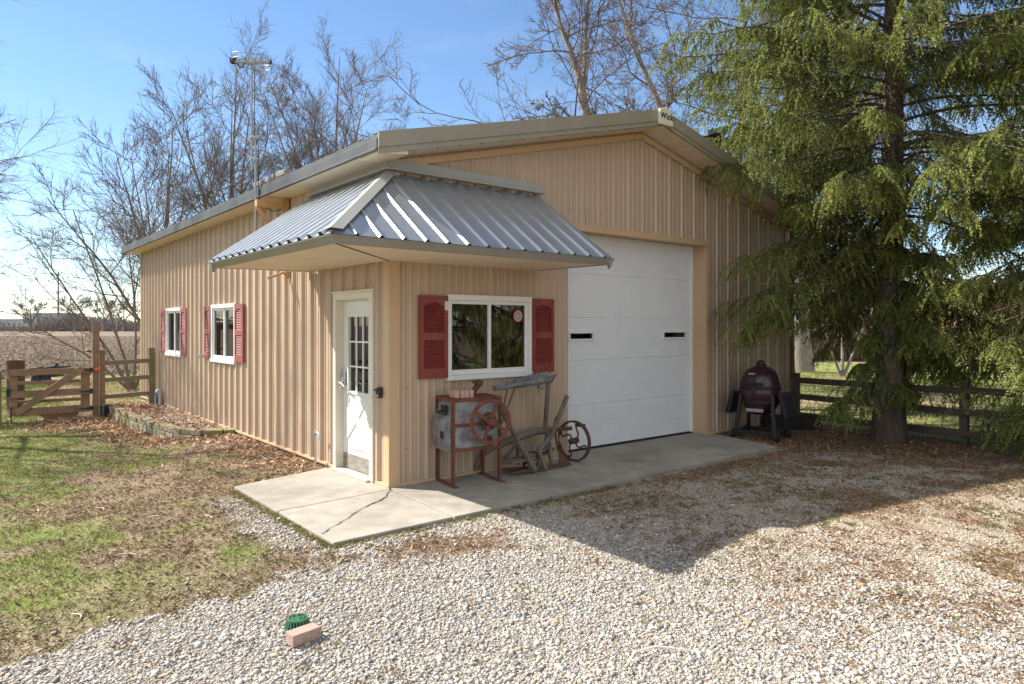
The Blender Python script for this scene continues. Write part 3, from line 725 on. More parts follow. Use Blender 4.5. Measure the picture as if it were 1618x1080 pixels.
# ------------------------------------------------------------------ things at the wall
# items on the inner sill of the front window
mb = MB(); mb.b2((1.30,.09,1.12), (1.46,.16,1.29)); o = mb.build('carton', [M('carton_print', (.08,.30,.05), (.55,.6,.12), 14, .6, c3=(.05,.18,.5), s3=9)], loc=(1.38,.12,1.12))
tag(o, 'small green and blue carton on the sill inside the front window', 'carton')
mb = MB(); mb.lathe([(.0,0),(.03,0),(.032,.01),(.032,.12),(.014,.15),(.012,.19)], (1.56,.12,1.12), 18); o = mb.build('bottle', M('bottle_glass', (.05,.09,.05), (.07,.12,.07), 8, .15), loc=(1.56,.12,1.12), smooth=True)
tag(o, 'slim dark bottle with a white cap on the front window sill', 'bottle')
mb = MB(); mb.lathe([(.0,.225),(.015,.225),(.015,.19)], (1.56,.12,1.12), 14); mb.build('bottle_cap', WHITE, o, smooth=True)
mb = MB(); mb.lathe([(.0,0),(.045,0),(.048,.02),(.048,.11),(.03,.14),(.0,.145)], (1.15,.12,1.12), 18); o = mb.build('jar', [M('jar_print', (.10,.35,.16), (.6,.6,.55), 25, .4)], loc=(1.15,.12,1.12), smooth=True)
tag(o, 'round green and white jar behind the left pane of the front window', 'jar')
mb = MB(); mb.b2((.70,.03,1.07), (1.94,.20,1.118)); mb.build('inner_sill', CREAM, wf)

# antenna mast
t = thing('antenna_mast', 'thin galvanised mast with a ring antenna rising past the shed eave', 'antenna', (-.41,2.90,2.45))
mx_, my_ = -.41, 2.90
mb = MB(); mb.tube([(mx_,my_,2.45), (mx_,my_,4.28)], .0135, 12); mb.build('lower_tube', ANT, t, smooth=True)
ux, uy = mx_-.045, my_+.02
mb = MB(); mb.tube([(ux,uy,3.85), (ux,uy,5.20)], .012, 12); mb.build('upper_tube', ANT, t, smooth=True)
for zz in (3.93, 4.22):
    mb = MB(); mb.box(((mx_+ux)/2,(my_+uy)/2,zz), (.10,.05,.03)); mb.tube([(mx_+.03,my_-.04,zz), (ux-.03,uy-.04,zz)], .006, 6)
    mb.build('clamp', STEEL, t)
mb = MB(); ac = (ux-.0, uy, 5.225); ra = .25
for dz in (-.02, .045):
    mb.tube([(ac[0]+ra*math.cos(a), ac[1]+ra*math.sin(a), ac[2]+dz+.03*math.cos(a-2.2)) for a in np.linspace(0, 2*PI, 40, endpoint=False)], .0062, 8, closed=True)
mb.build('ring', ANT, t, smooth=True)
mb = MB(); dv = Vector((.775,-.632,0))
mb.bar(Vector(ac)-dv*.27, Vector(ac)+dv*.25, .045, .03); mb.box(Vector(ac)+dv*.02, (.07,.07,.06), -.7); mb.build('boom', ANT, t, bevel=.004)
mb = MB(); mb.box(Vector(ac)-dv*.25+Vector((0,0,.02)), (.06,.06,.07), -.7)
mb.tube([Vector(ac)-dv*.22+Vector((.02*math.sin(q), 0, -.07*math.sin(q)))+dv*.13*(q/PI) for q in np.linspace(0, PI, 9)], .007, 6)
mb.tube([Vector(ac)-dv*(.12-.09*math.cos(q)*.8-.0)+Vector((0,0,.045+.05*math.sin(q)-.05)) for q in np.linspace(0, PI, 9)], .006, 6)
mb.build('cable_feed', DARK, t); mb = MB(); mb.box(Vector(ac)+dv*.25, (.03,.03,.05), -.7); mb.build('boom_end', DARK, t)
mb = MB(); mb.tube([(mx_+.03,my_-.02,3.75), (mx_+.035,my_-.02,3.42), (mx_+.10,my_-.03,3.30), (mx_+.22,my_-.04,3.25), (mx_+.36,my_-.05,3.29)], .006, 6); mb.tube([(ux+.03,uy-.02,5.15), (ux+.03,uy-.02,4.25), (mx_+.03,my_-.02,4.1), (mx_+.03,my_-.02,3.75)], .005, 6); mb.build('cable', DARK, t)

# water hydrant pipe
mb = MB(); px, py = -.13, 1.60
mb.tube([(px,py,-.25), (px,py,.36), (px,py,.40)], .014, 10); mb.tube([(px,py,.385), (px-.0,py-.05,.40), (px,py-.11,.385), (px,py-.13,.33)], .016, 10); mb.lathe([(.0,.03),(.024,.025),(.026,-.02),(.0,-.03)], (px,py,.395), 14)
o = mb.build('water_pipe', STEEL, loc=(px,py,-.1), smooth=True)
tag(o, 'grey standpipe with a bent spout beside the entry door', 'pipe')
# plumbing vent by the fence post
t = thing('pipe_elbow', 'grey plastic hooded pipe fitting on the wall by the short fence', 'pipe fitting', (-.13,9.75,0))
mb = MB(); mb.tube([(-.12,9.95,-.05), (-.12,9.95,.20), (-.12,9.90,.27), (-.12,9.78,.30), (-.12,9.66,.27), (-.12,9.62,.20), (-.12,9.62,.0)], [.03,.03,.04,.05,.04,.03,.03], 12); mb.build('hood', PLAST, t, smooth=True)
mb = MB(); mb.box((-.12,9.80,.10), (.05,.12,.14)); mb.build('valve', BLACKM, t, bevel=.01)

# ---------------- corn sheller
t = thing('corn_sheller', 'rusty hand-cranked machine with zinc panels and a big iron wheel', 'farm machine', (.86,-.30,0))
ang = math.radians(-9); RZ = Matrix.Rotation(ang, 3, 'Z'); mo = Vector((.49,-.44,0))
def ml(x, y, z): return RZ @ Vector((x, y, 0))+mo+Vector((0,0,z))
Wd, Dp, Z0, Z1 = .60, .42, .375, .905
mb = MB()
mb.prism([ml(.03,.012,Z0), ml(Wd-.03,.012,Z0), ml(Wd-.03,.012,Z1), ml(.03,.012,Z1)], RZ @ Vector((0,.004,0)))
mb.prism([ml(.03,Dp-.02,Z0), ml(Wd-.03,Dp-.02,Z0), ml(Wd-.03,Dp-.02,Z1), ml(.03,Dp-.02,Z1)], RZ @ Vector((0,.004,0)))
mb.prism([ml(Wd-.012,.02,Z0), ml(Wd-.012,Dp-.02,Z0), ml(Wd-.012,Dp-.02,Z1), ml(Wd-.012,.02,Z1)], RZ @ Vector((-.004,0,0)))
# left side sheet, bellied out
side = [(.03,Z1+.02), (.005,Z1-.12), (-.045,Z1-.20), (-.055,Z1-.30), (-.05,Z0+.06), (-.02,Z0-.01), (.02,Z0-.01)]
for (a, za_), (b, zb_) in zip(side[:-1], side[1:]):
    mb.prism([ml(a,.03,za_), ml(b,.03,zb_), ml(b,Dp-.03,zb_), ml(a,Dp-.03,za_)], RZ @ Vector((.004,0,0)))
mb.prism([ml(a,.03,b) for a, b in side], RZ @ Vector((0,.003,0))); mb.prism([ml(a,Dp-.034,b) for a, b in side], RZ @ Vector((0,.003,0)))
mb.build('zinc_panels', ZINC, t)
mb = MB()
for xx in (.0, Wd-.04):
    for yy in (0, Dp-.03):
        mb.prism([ml(xx,yy,.012), ml(xx+.036,yy,.012), ml(xx+.036,yy+.008,.012), ml(xx,yy+.008,.012)], (0,0,Z1)); mb.prism([ml(xx,yy,.012), ml(xx+.008,yy,.012), ml(xx+.008,yy+.036,.012), ml(xx,yy+.036,.012)], (0,0,Z1))
for zz in (Z0-.01, Z0+.25, Z1-.015):
    for yy in (-.003, Dp-.02): mb.prism([ml(.0,yy,zz), ml(Wd,yy,zz), ml(Wd,yy+.012,zz), ml(.0,yy+.012,zz)], (0,0,.036))
    for xx in (-.002, Wd-.012): mb.prism([ml(xx,0,zz), ml(xx+.012,0,zz), ml(xx+.012,Dp,zz), ml(xx,Dp,zz)], (0,0,.036))
mb.prism([ml(-.0,-.0,Z1+.012), ml(Wd,0,Z1+.012), ml(Wd,Dp,Z1+.012), ml(0,Dp,Z1+.012)], (0,0,.012))
for xx in (0, Wd-.04): mb.prism([ml(xx-.01,-.07,.002), ml(xx+.045,-.07,.002), ml(xx+.045,Dp+.05,.002), ml(xx-.01,Dp+.05,.002)], (0,0,.014))
mb.build('iron_frame', RUST, t)
mb = MB()
mb.box(ml(-.04,.16,Z1-.13), (.07,.16,.03), ang); mb.box(ml(-.02,.16,Z1-.09), (.03,.10,.07), ang); mb.build('side_latch', BLACKM, t, bevel=.006); mb = MB(); mb.box(ml(-.052,.14,Z0+.16), (.012,.10,.08), ang)
mb.build('side_opening', BLACKM, t, bevel=.006)
wc = ml(.405,-.10,.675)
RW = RZ @ Matrix.Rotation(PI/2, 3, 'X')
mb = MB(); rw = .245
ringp = [(rw-.042,-.008),(rw-.036,-.014),(rw-.006,-.016),(rw,-.010),(rw,.010),(rw-.006,.016),(rw-.036,.014),(rw-.042,.008),(rw-.042,-.008)]
mb.lathe(ringp, wc, 48, RW)
for k in range(4):
    a = math.radians(67+k*90-(8 if k % 2 else 0)); d = RW @ Vector((math.cos(a), math.sin(a), 0))
    mb.bar(wc+d*.02, wc+d*(rw-.03), .042, .022, RW @ Vector((0,0,1)), tw=.75)
mb.lathe([(.0,.05),(.035,.05),(.04,.04),(.04,-.06),(.0,-.06)], wc, 20, RW)
wh = mb.build('flywheel', RUST, t, smooth=True)
mb = MB(); gc = wc+(RW @ Vector((0,0,-.05)))
nT = 26; outl = []
for k in range(nT):
    for q, r in ((-.25,.085),(-.12,.1),(.12,.1),(.25,.085)):
        a = 2*PI*(k+q)/nT; outl.append((r, a))
P = [gc+RW @ Vector((r*math.cos(a), r*math.sin(a), 0)) for r, a in outl]
Pi = [gc+RW @ Vector((.062*math.cos(a), .062*math.sin(a), 0)) for r, a in outl]
n = len(P); dd = RW @ Vector((0,0,.02))
mb.add(P+Pi+[p+dd for p in P]+[p+dd for p in Pi], [f for i in range(n) for f in ((i,(i+1)%n,n+(i+1)%n,n+i), (2*n+i,2*n+(i+1)%n,3*n+(i+1)%n,3*n+i), (i,(i+1)%n,2*n+(i+1)%n,2*n+i), (n+i,n+(i+1)%n,3*n+(i+1)%n,3*n+i))])
for k in range(3): a = 2*PI*k/3+.4; d = RW @ Vector((math.cos(a), math.sin(a), 0)); mb.bar(gc+dd*.5, gc+dd*.5+d*.07, .02, .014, RW @ Vector((0,0,1)))
mb.tube([gc, gc+(RW @ Vector((0,0,-.1)))], .018, 10)
mb.build('gear', RUSTD, wh)
mb = MB(); mb.box(ml(.44,-.015,Z0+.09), (.045,.03,.10), ang); mb.tube([ml(.44,-.03,Z0+.12), ml(.44,-.06,Z0+.13)], .016, 8); mb.build('crank_stub', RUSTD, t, bevel=.006)
mb = MB(); mb.bar(ml(.30,.18,Z1+.02), ml(.44,.18,Z1+.19), .05, .05, (0,1,0)); mb.bar(ml(.37,.17,Z1+.15), ml(.32,.17,Z1+.19), .02, .03, (0,1,0)); mb.tube([ml(.41,.14,Z1+.16), ml(.41,.24,Z1+.16)], .035, 12)
mb.build('feed_lever', RUSTD, t, bevel=.006)
# bricks on top
for k in range(4):
    mb = MB(); c = ml(.075+.056*k,.10,Z1+.0243+.041)
    mb.box(c, (.048,.17,.082), ang+rnd.uniform(-.05,.05))
    o = mb.build('brick', OLDBRICK, loc=(c.x,c.y,c.z-.041), bevel=.006)
    tag(o, 'pale old brick standing on edge in the row on top of the rusty machine', 'brick', 'bricks on the rusty machine')

# ---------------- old horse cultivator with planter trough
t = thing('walking_cultivator', 'weathered wooden cultivator with crossed handles leaning by the rusty machine', 'cultivator', (1.75,-.30,0))
mb = MB()
mb.bar((1.98,-.30,1.02), (2.00,-.22,.50), .035, .05, (1,0,0)); mb.bar((2.00,-.22,.50), (2.02,-.33,.02), .04, .055, (1,0,0))
mb.build('handle', OLDWOOD, t, bevel=.006)
mb = MB()
mb.bar((2.27,-.32,.84), (1.94,-.38,.36), .035, .05, (1,0,0)); mb.bar((1.94,-.38,.37), (1.72,-.40,.24), .035, .05, (0,0,1)); mb.bar((1.73,-.40,.25), (1.80,-.46,.02), .035, .045, (1,0,0))
mb.build('handle', OLDWOOD, t, bevel=.006)
mb = MB(); mb.bar((1.30,-.25,.72), (1.48,-.36,.34), .03, .045, (1,0,0)); mb.bar((1.47,-.35,.35), (1.62,-.48,.03), .05, .06, (1,0,0)); mb.bar((1.44,-.33,.33), (1.38,-.14,.10), .03, .035, (1,0,0)); mb.bar((1.46,-.34,.32), (1.62,-.16,.06), .03, .035, (1,0,0))
mb.build('brace', OLDWOOD, t, bevel=.006)
mb = MB(); mb.bar((1.28,-.36,.155), (1.66,-.33,.165), .20, .03, (0,0,1)); mb.bar((1.60,-.48,.05), (1.66,-.28,.15), .06, .05); mb.build('foot_board', OLDWOOD, t, bevel=.006)
mb = MB(); mb.tube([(1.10,-.05,.05), (1.13,-.09,.20), (1.25,-.14,.30), (1.50,-.18,.36), (1.85,-.20,.43), (2.10,-.20,.42)], [.03,.035,.04,.045,.045,.04], 10); mb.build('draught_beam', OLDWOOD, t, smooth=True)
mb = MB()
mb.bar((2.00,-.20,.42), (2.42,-.24,.42), .03, .045); mb.tube([(2.02,-.33,.40), (2.05,-.36,.60), (2.08,-.30,.52), (2.11,-.28,.38), (2.13,-.30,.20), (2.22,-.40,.04)], .014, 8)
mb.bar((1.60,-.30,.10), (2.10,-.26,.20), .025, .04); mb.bar((1.66,-.42,.03), (2.20,-.42,.04), .03, .03); mb.build('iron_fittings', RUSTD, t); mb = MB(); mb.tube([(1.70+.12*math.cos(q), -.30, .12+.10*math.sin(q)) for q in np.linspace(0, 2*PI, 16, endpoint=False)], .012, 8, closed=True); mb.build('iron_hoop', RUSTD, t); mb = MB()
mb.bar((1.32,-.40,.03), (1.62,-.46,.05), .02, .03); mb.bar((1.30,-.28,.06), (1.64,-.30,.03), .02, .03); mb.build('iron_strip', RUSTD, t); mb = MB(); mb.prism([(2.05,-.40,.02), (2.22,-.46,.02), (2.10,-.38,.16)], (.01,.02,.01))
mb.build('iron_share', RUSTD, t)
for ra_, rb_ in (((1.20,-.38,.60), (1.46,-.30,.99)), ((1.22,-.36,.70), (1.36,-.28,.98))): mb = MB(); mb.tube([ra_, rb_], .008, 6); mb.build('rod', RUSTD, t)
mb = MB(); mb.prism([(1.86,-.34,.22), (1.98,-.34,.22), (1.97,-.34,.36), (1.90,-.34,.36)], (0,.03,0)); mb.build('blade', M('blue_grey_blade', (.06,.08,.13), (.08,.10,.16), 8, .5), t, bevel=.004)
wc = Vector((2.47,-.23,.255)); RX = Matrix.Rotation(math.radians(7), 3, 'Z') @ Matrix.Rotation(PI/2, 3, 'Y')
mb = MB(); rw = .255
mb.lathe([(rw-.022,-.022),(rw,-.022),(rw,.022),(rw-.022,.022),(rw-.022,-.022)], wc, 44, RX)
for k in range(4):
    a = PI/2*k+.5; pts = []
    for q in np.linspace(0, 1, 9):
        r = .03+q*(rw-.05); aa = a+.38*math.sin(q*2*PI)*(1-q*.3)
        pts.append(wc+RX @ Vector((r*math.cos(aa), r*math.sin(aa), 0)))
    mb.tube(pts, .011, 8)
mb.lathe([(.0,-.07),(.035,-.07),(.04,.0),(.035,.07),(.0,.07)], wc, 16, RX)
mb.build('iron_wheel', RUSTD, t, smooth=True)
mb = MB(); mb.bar((2.46,-.27,.46), (2.60,-.30,.44), .03, .04); mb.build('hitch', RUSTD, t, bevel=.005)
# trough
mb = MB(); A = Vector((1.16,-.30,.985)); B = Vector((2.02,-.28,1.05)); K = 28; sec = [(-.085,.055),(-.075,.0),(-.04,-.035),(.0,-.045),(.04,-.035),(.075,.0),(.095,.075)]
vs = []
for i in range(K+1):
    q = i/K; c = A.lerp(B, q); f = .55+.45*sst(0, .8, q); sc_ = 1+.04*math.sin(i*1.9)*sst(.45, .7, q)
    end = 1-.75*sst(.93, 1.0, q)
    for a, b in sec:
        vs.append(c+Vector((.05*(b > .04)*q, a*f, b*f*sc_+(0 if b < .05 else .02*abs(math.sin(i*1.3))*sst(.5, .8, q)))))
ns = len(sec)
mb.add(vs, [(i*ns+j, i*ns+j+1, (i+1)*ns+j+1, (i+1)*ns+j) for i in range(K) for j in range(ns-1)]+[tuple(range(ns))])
o = mb.build('tin_trough', ZINC, loc=(1.6,-.29,.95))
md = o.modifiers.new('thick', 'SOLIDIFY'); md.thickness = .004
tag(o, 'battered zinc trough with a scalloped rim resting across the wooden handles', 'trough')

# ---------------- kamado grill
gx, gy_ = 6.10, -.62
gz0_ = float(gz(6.0,-.7))
t = thing('ceramic_grill', 'maroon egg-shaped charcoal grill on a black stand beside the shed', 'grill', (gx,gy_,gz0_))
fd = Vector((-.985,-.174,0)); rt = Vector((.174,-.985,0)); g0 = Vector((gx,gy_,gz0_))
def gl(a, b, z): return g0+rt*a+fd*b+Vector((0,0,z))
mb = MB(); mb.lathe([(.0,.36),(.12,.37),(.20,.43),(.255,.52),(.29,.64),(.305,.75),(.30,.765)], g0, 40); mb.build('bowl', MAROON, t, smooth=True)
mb = MB(); mb.lathe([(.30,.785),(.305,.80),(.30,.86),(.275,.95),(.225,1.035),(.15,1.09),(.07,1.115),(.0,1.12)], g0, 40); lid = mb.build('lid', MAROON, t, smooth=True)
mb = MB(); mb.lathe([(.298,.757),(.312,.757),(.312,.795),(.298,.795),(.298,.757)], g0, 40); mb.build('band', BLACKM, t)
mb = MB(); mb.lathe([(.075,1.105),(.075,1.14),(.06,1.15),(.06,1.18),(.03,1.20),(.0,1.20)], g0, 24); mb.build('vent_cap', DARK, lid, smooth=True)
mb = MB(); mb.tube([gl(-.16,.37,.86), gl(.16,.37,.86)], .022, 12); mb.bar(gl(-.13,.26,.84), gl(-.13,.37,.86), .02, .03); mb.bar(gl(.13,.26,.84), gl(.13,.37,.86), .02, .03); mb.box(gl(0,.31,.76), (.05,.05,.09), .64); mb.build('lid_handle', DARK, lid, smooth=True)
mb = MB(); mb.box(gl(-.04,.262,1.0), (.10,.008,.035), math.atan2(rt.y, rt.x), M=Matrix.Rotation(math.atan2(rt.y, rt.x), 3, 'Z') @ Matrix.Rotation(math.radians(-32), 3, 'X')); mb.build('badge', STEEL, lid)
for s in (-1, 1):
    mb = MB(); base = [(.345*s,-.21,.70),(.345*s,.21,.70)]
    mb.prism([gl(.34*s,-.20,.70), gl(.40*s,-.20,.70), gl(.47*s,-.22,.37), gl(.42*s,-.22,.37)], fd*.42)
    for k in range(6): 
        b0 = -.2+.42*k/6; mb.prism([gl(.405*s,b0+.02,.69), gl(.412*s,b0+.02,.69), gl(.482*s,b0+.02,.375), gl(.475*s,b0+.02,.375)], fd*.04)
    mb.bar(gl(.30*s,-.12,.71), gl(.40*s,-.12,.71), .03, .03); mb.bar(gl(.30*s,.12,.71), gl(.40*s,.12,.71), .03, .03)
    mb.build('folding_shelf', DARK, t, bevel=.005)
for s in (-1, 1):
    for b in (-1, 1):
        mb = MB(); mb.bar(gl(.24*s,.17*b,.70), gl(.30*s,.25*b,.06), .05, .05, fd); mb.build('leg', BLACKM, t, bevel=.006)
        mb = MB(); mb.lathe([(.0,-.025),(.06,-.025),(.075,-.015),(.075,.015),(.06,.025),(.0,.025)], gl(.30*s+.035*s,.25*b,.075), 24, Matrix.Rotation(math.atan2(rt.y, rt.x), 3, 'Z') @ Matrix.Rotation(PI/2, 3, 'Y')); mb.build('wheel', DARK, t, smooth=True)
mb = MB(); mb.lathe([(.275,.56),(.295,.56),(.295,.60),(.275,.60),(.275,.56)], g0, 32); mb.build('cradle_ring', BLACKM, t)
mb = MB(); mb.bar(gl(-.29,.25,.115), gl(.29,.25,.115), .05, .05); mb.bar(gl(-.29,-.25,.115), gl(.29,-.25,.115), .05, .05); mb.bar(gl(-.29,-.25,.12), gl(-.29,.25,.12), .04, .04); mb.bar(gl(.29,-.25,.12), gl(.29,.25,.12), .04, .04); mb.build('stand', BLACKM, t, bevel=.005)
mb = MB(); mb.box(gl(0,.235,.45), (.26,.05,.055), math.atan2(rt.y, rt.x)); mb.build('ash_drawer', STEEL, t, bevel=.01)
# log beside the fence
mb = MB(); lc = Vector((7.35,-.42,.03)); ld = Vector((.55,-.62,.0)).normalized()
pts = [lc-ld*.45+Vector((0,0,.0)), lc-ld*.44, lc, lc+ld*.44, lc+ld*.45]; mb.tube(pts, [.13,.165,.175,.165,.14], 18)
o = mb.build('log', M('charred_log', (.018,.014,.012), (.04,.03,.025), 12, .95, bump=.8, bscale=18), loc=(lc.x,lc.y,lc.z-.17), smooth=True)
tag(o, 'short dark log lying against the rail fence beyond the grill', 'log')

# ------------------------------------------------------------------ drain grate and paver in the gravel
zc = float(gz(-2.0,-2.5))
t = thing('drain_grate', 'green plastic domed drain grate standing in the gravel', 'drain grate', (-1.985,-2.43,zc))
c = Vector((-1.985,-2.43,zc)); mb = MB(); nS = 22
for k in range(nS):
    a = 2*PI*k/nS; d = Vector((math.cos(a), math.sin(a), 0))
    mb.bar(c+d*.074, c+d*.058+Vector((0,0,.056)), .0095, .008, d)
mb.lathe([(.070,0),(.080,0),(.080,.012),(.070,.012),(.070,0)], c, 32)
mb.build('slotted_side', GREENP, t)
mb = MB()
for r0, r1 in ((.050,.062),(.030,.040),(.010,.020)):
    mb.lathe([(r0,.054),(r1,.052),(r1,.061),(r0,.063),(r0,.054)], c, 32)
mb.bar(c+Vector((-.055,.015,.0585)), c+Vector((.055,-.015,.0585)), .010, .009); mb.bar(c+Vector((.015,.055,.0580)), c+Vector((-.015,-.055,.0580)), .010, .008)
mb.build('grate_top', GREENP, t)
mb = MB(); mb.lathe([(.0001,.004),(.066,.004)], c, 24); mb.lathe([(.05,.005),(.045,.045)], c, 24); mb.build('drain_hole', DARK, t)
mb = MB(); bc = Vector((-2.02,-2.605,zc+.028)); mb.box(bc, (.178,.092,.068), math.radians(7)); o = mb.build('paver', BRICK, loc=(bc.x,bc.y,bc.z-.034), bevel=.005)
tag(o, 'single pinkish concrete paver lying in front of the green drain grate', 'paver')

# ------------------------------------------------------------------ retaining wall and bed
path = [(-.95,10.35), (-.93,9.7), (-.92,8.9), (-.90,8.0), (-.86,7.1), (-.80,6.4), (-.70,5.75), (-.52,5.32), (-.28,5.08), (-.02,5.0)]
def along(path, step):
    out = []; P = [Vector(p) for p in path]
    for a, b in zip(P[:-1], P[1:]):
        n = max(1, int((b-a).length/step)); out += [a.lerp(b, i/n) for i in range(n)]
    return out+[P[-1]]
pl = along(path, .26); mb = MB()
for row in range(2):
    for i in range(len(pl)-1):
        a, b = pl[i], pl[i+1]
        if row: a, b = a.lerp(b, .4), b.lerp(pl[min(i+2, len(pl)-1)], .4) if i+2 < len(pl) else b
        d = (b-a); L_ = d.length
        if L_ < .03: continue
        rz = math.atan2(d.y, d.x); c = (a+b)/2
        zt = (-.32, -.055)[row]; h = (.262, .092)[row]
        mb.box((c.x+rnd.uniform(-.008,.008), c.y, zt+h/2+rnd.uniform(-.004,.004)), (L_*.97, .17+rnd.uniform(-.015,.012), h), rz+rnd.uniform(-.03,.03))
o = mb.build('retaining_wall', STONEW, loc=(-.7,7.5,-.2), bevel=.014)
tag(o, 'low curved mossy block wall edging the bed along the shed', 'retaining wall')
poly = [(p.x+.03, p.y, -.012) for p in pl]+[(-.012,5.0,-.012), (-.012,10.5,-.012), (-.95,10.5,-.012)]
mb = MB(); mb.add(poly, [tuple(range(len(poly)))]); o = mb.build('planting_bed', M('bed_soil', (.14,.105,.075), (.26,.21,.16), 30, .95, bump=.8, bscale=60)); tag(o, 'raised bed of pebbles and leaves beside the shed wall', 'bed', kind='structure')
mb = MB(); mb.box((-1.05,9.98,-.08), (.17,.2,.24), .2); mb.box((-1.05,9.98,.048), (.19,.22,.02), .2); o = mb.build('bait_box', DARK, loc=(-1.05,9.98,-.2), bevel=.01); tag(o, 'small black plastic box at the far end of the mossy wall', 'box')

# ------------------------------------------------------------------ left fence and gate
FY = 10.2; zg = -.20
def post(x, y, z0, z1, w=.10, m=FENCEW, parent=None, name='post', h=None):
    mb = MB(); mb.box((x, y, (z0+z1)/2), (w, h or w, z1-z0)); return mb.build(name, m, parent, bevel=.006)
t = thing('rail_fence', 'short three-rail wooden fence between the gate and the shed corner', 'fence', (-.65,FY,-.1))
post(-.16, FY, -.15, 1.22, .12, GREYW, t); post(-1.09, FY+.02, -.4, 1.19, .09, FENCEW, t)
for zz in (.20,.555,.91): mb = MB(); mb.bar((-1.05,FY+.02,zz+.0), (-.22,FY,zz+.03), .045, .09); mb.build('rail', GREYW, t, bevel=.005)
t = thing('gate_post', 'tall square timber post carrying the wooden gate', 'post', (-1.22,FY,-.3))
post(-1.215, FY, -.45, 1.74, .125, FENCEW, t, 'post_timber', .11)
ORANGE = M('orange_plastic', (.75,.13,.01), (.8,.16,.02), 5, .5)
mb = MB(); mb.box((-1.19,FY-.075,.80), (.13,.03,.055), M=Matrix.Rotation(-.35, 3, 'Y')); mb.build('orange_marker', ORANGE, t, bevel=.012)
mb = MB(); mb.bar((-1.15,FY+.0,1.48), (-.80,FY+.9,.80), .012, .012); mb.bar((-1.27,FY+.05,1.17), (-1.37,FY+.05,1.16), .02, .03); mb.build('stay_wire', BLACKM, t)
t = thing('wooden_gate', 'five-rail brown wooden gate with a diagonal brace and black hinges', 'gate', (-2.0,FY,-.1))
GY = FY-.06; g0x, g1x = -2.68, -1.33
mb = MB()
mb.b2((g0x,GY-.02,-.05), (g0x+.13,GY+.02,.80)); mb.build('stile', FENCEW, t, bevel=.005)
mb = MB(); mb.b2((g1x-.16,GY-.02,-.03), (g1x,GY+.02,.835)); mb.build('stile', FENCEW, t, bevel=.005)
for z0_, z1_, yo, dx in ((.715,.84,-.045,0), (.535,.60,.045,0), (.285,.42,-.045,0), (.16,.225,.045,0), (-.07,.08,-.045,0)):
    mb = MB(); mb.b2((g0x+.01 if yo > 0 else g0x+.0,GY+yo-.018,z0_), (g1x-.0,GY+yo+.018,z1_)); mb.build('gate_rail', FENCEW, t, bevel=.005)
mb = MB(); mb.bar((g0x+.10,GY-.085,-.02), (g1x-.14,GY-.085,.83), .035, .13, (0,0,1)); mb.build('brace', FENCEW, t, bevel=.005)
mb = MB(); mb.prism([(-2.1,GY+.03,-.17), (-1.58,GY+.03,-.17), (-1.50,GY+.03,-.071), (-2.2,GY+.03,-.071)], (0,.03,0)); mb.build('ground_board', FENCEW, t)
for zz in (.785,.35,-.0):
    mb = MB(); mb.prism([(g1x-.19,GY-.072,zz-.006), (g1x-.02,GY-.072,zz-.02), (g1x+.04,GY-.072,zz-.02), (g1x+.04,GY-.072,zz+.02), (g1x-.02,GY-.072,zz+.02), (g1x-.19,GY-.072,zz+.006)], (0,.008,0)); mb.box((g1x+.02,GY-.06,zz), (.05,.03,.10)); mb.build('hinge', BLACKM, t)
mb = MB(); mb.box((g0x-.015,GY-.05,.40), (.07,.04,.16)); mb.bar((g0x-.10,GY-.06,.42), (g0x+.02,GY-.06,.42), .015, .02); mb.build('latch', BLACKM, t); mb = MB(); mb.tube([(g0x+.03,GY-.06,.10), (g0x+.03,GY-.06,-.25)], .009, 8); mb.bar((g0x+.0,GY-.06,.10), (g0x+.08,GY-.06,.10), .015, .015); mb.build('drop_bolt', BLACKM, t)
t = thing('board_fence', 'brown board fence continuing left of the wooden gate', 'fence', (-3.6,FY,-.2))
for xx in (-2.86, -5.0): post(xx, FY, -.5, .83, .13, FENCEW, t)
for zz in (.23,.52): mb = MB(); mb.b2((-5.6,FY-.03,zz-.035), (-2.90,FY+.02,zz+.035)); mb.build('rail', FENCEW, t, bevel=.005)
mb = MB(); mb.b2((-5.6,FY-.03,.70), (-2.92,FY+.02,.80)); mb.build('rail', FENCEW, t, bevel=.005)
# rust barrel and cart beyond the gate
bx_, by_ = -2.46, 12.0
mb = MB()
prof_ = [(.0,0),(.165,0),(.172,.02),(.165,.05),(.165,.38),(.172,.40),(.165,.42),(.165,.78),(.172,.80),(.165,.82),(.165,1.17),(.172,1.19),(.155,1.19),(.15,1.16),(.0,1.16)]
mb.lathe(prof_, (bx_,by_,-.25), 28); o = mb.build('barrel', RUSTD, loc=(bx_,by_,-.25), smooth=True); tag(o, 'narrow dark rusty steel drum standing behind the gate latch', 'barrel')
c0 = Vector((-1.0,22.4,-.33)); cr = Vector((.775,-.632,0)); cf = Vector((.632,.775,0))
def cv(a, b, z): return c0+cr*a+cf*b+Vector((0,0,z))
t = thing('flat_cart', 'low black two-wheeled cart standing on the grass behind the gate', 'cart', tuple(c0))
RCA = Matrix((cr, cf, Vector((0,0,1)))).transposed()
mb = MB(); mb.bar(cv(-.75,0,.42), cv(.68,0,.60), .8, .06); mb.bar(cv(-.72,-.42,.45), cv(.68,-.42,.66), .04, .08); mb.build('deck', DARK, t, bevel=.01)
mb = MB(); mb.box(cv(.18,0,.36), (.60,.6,.18), M=RCA); mb.bar(cv(-.62,-.3,.0), cv(-.60,-.3,.42), .05, .05); mb.bar(cv(-.85,-.3,.30), cv(-.45,-.3,.32), .05, .06); mb.build('chassis', BLACKM, t, bevel=.01)
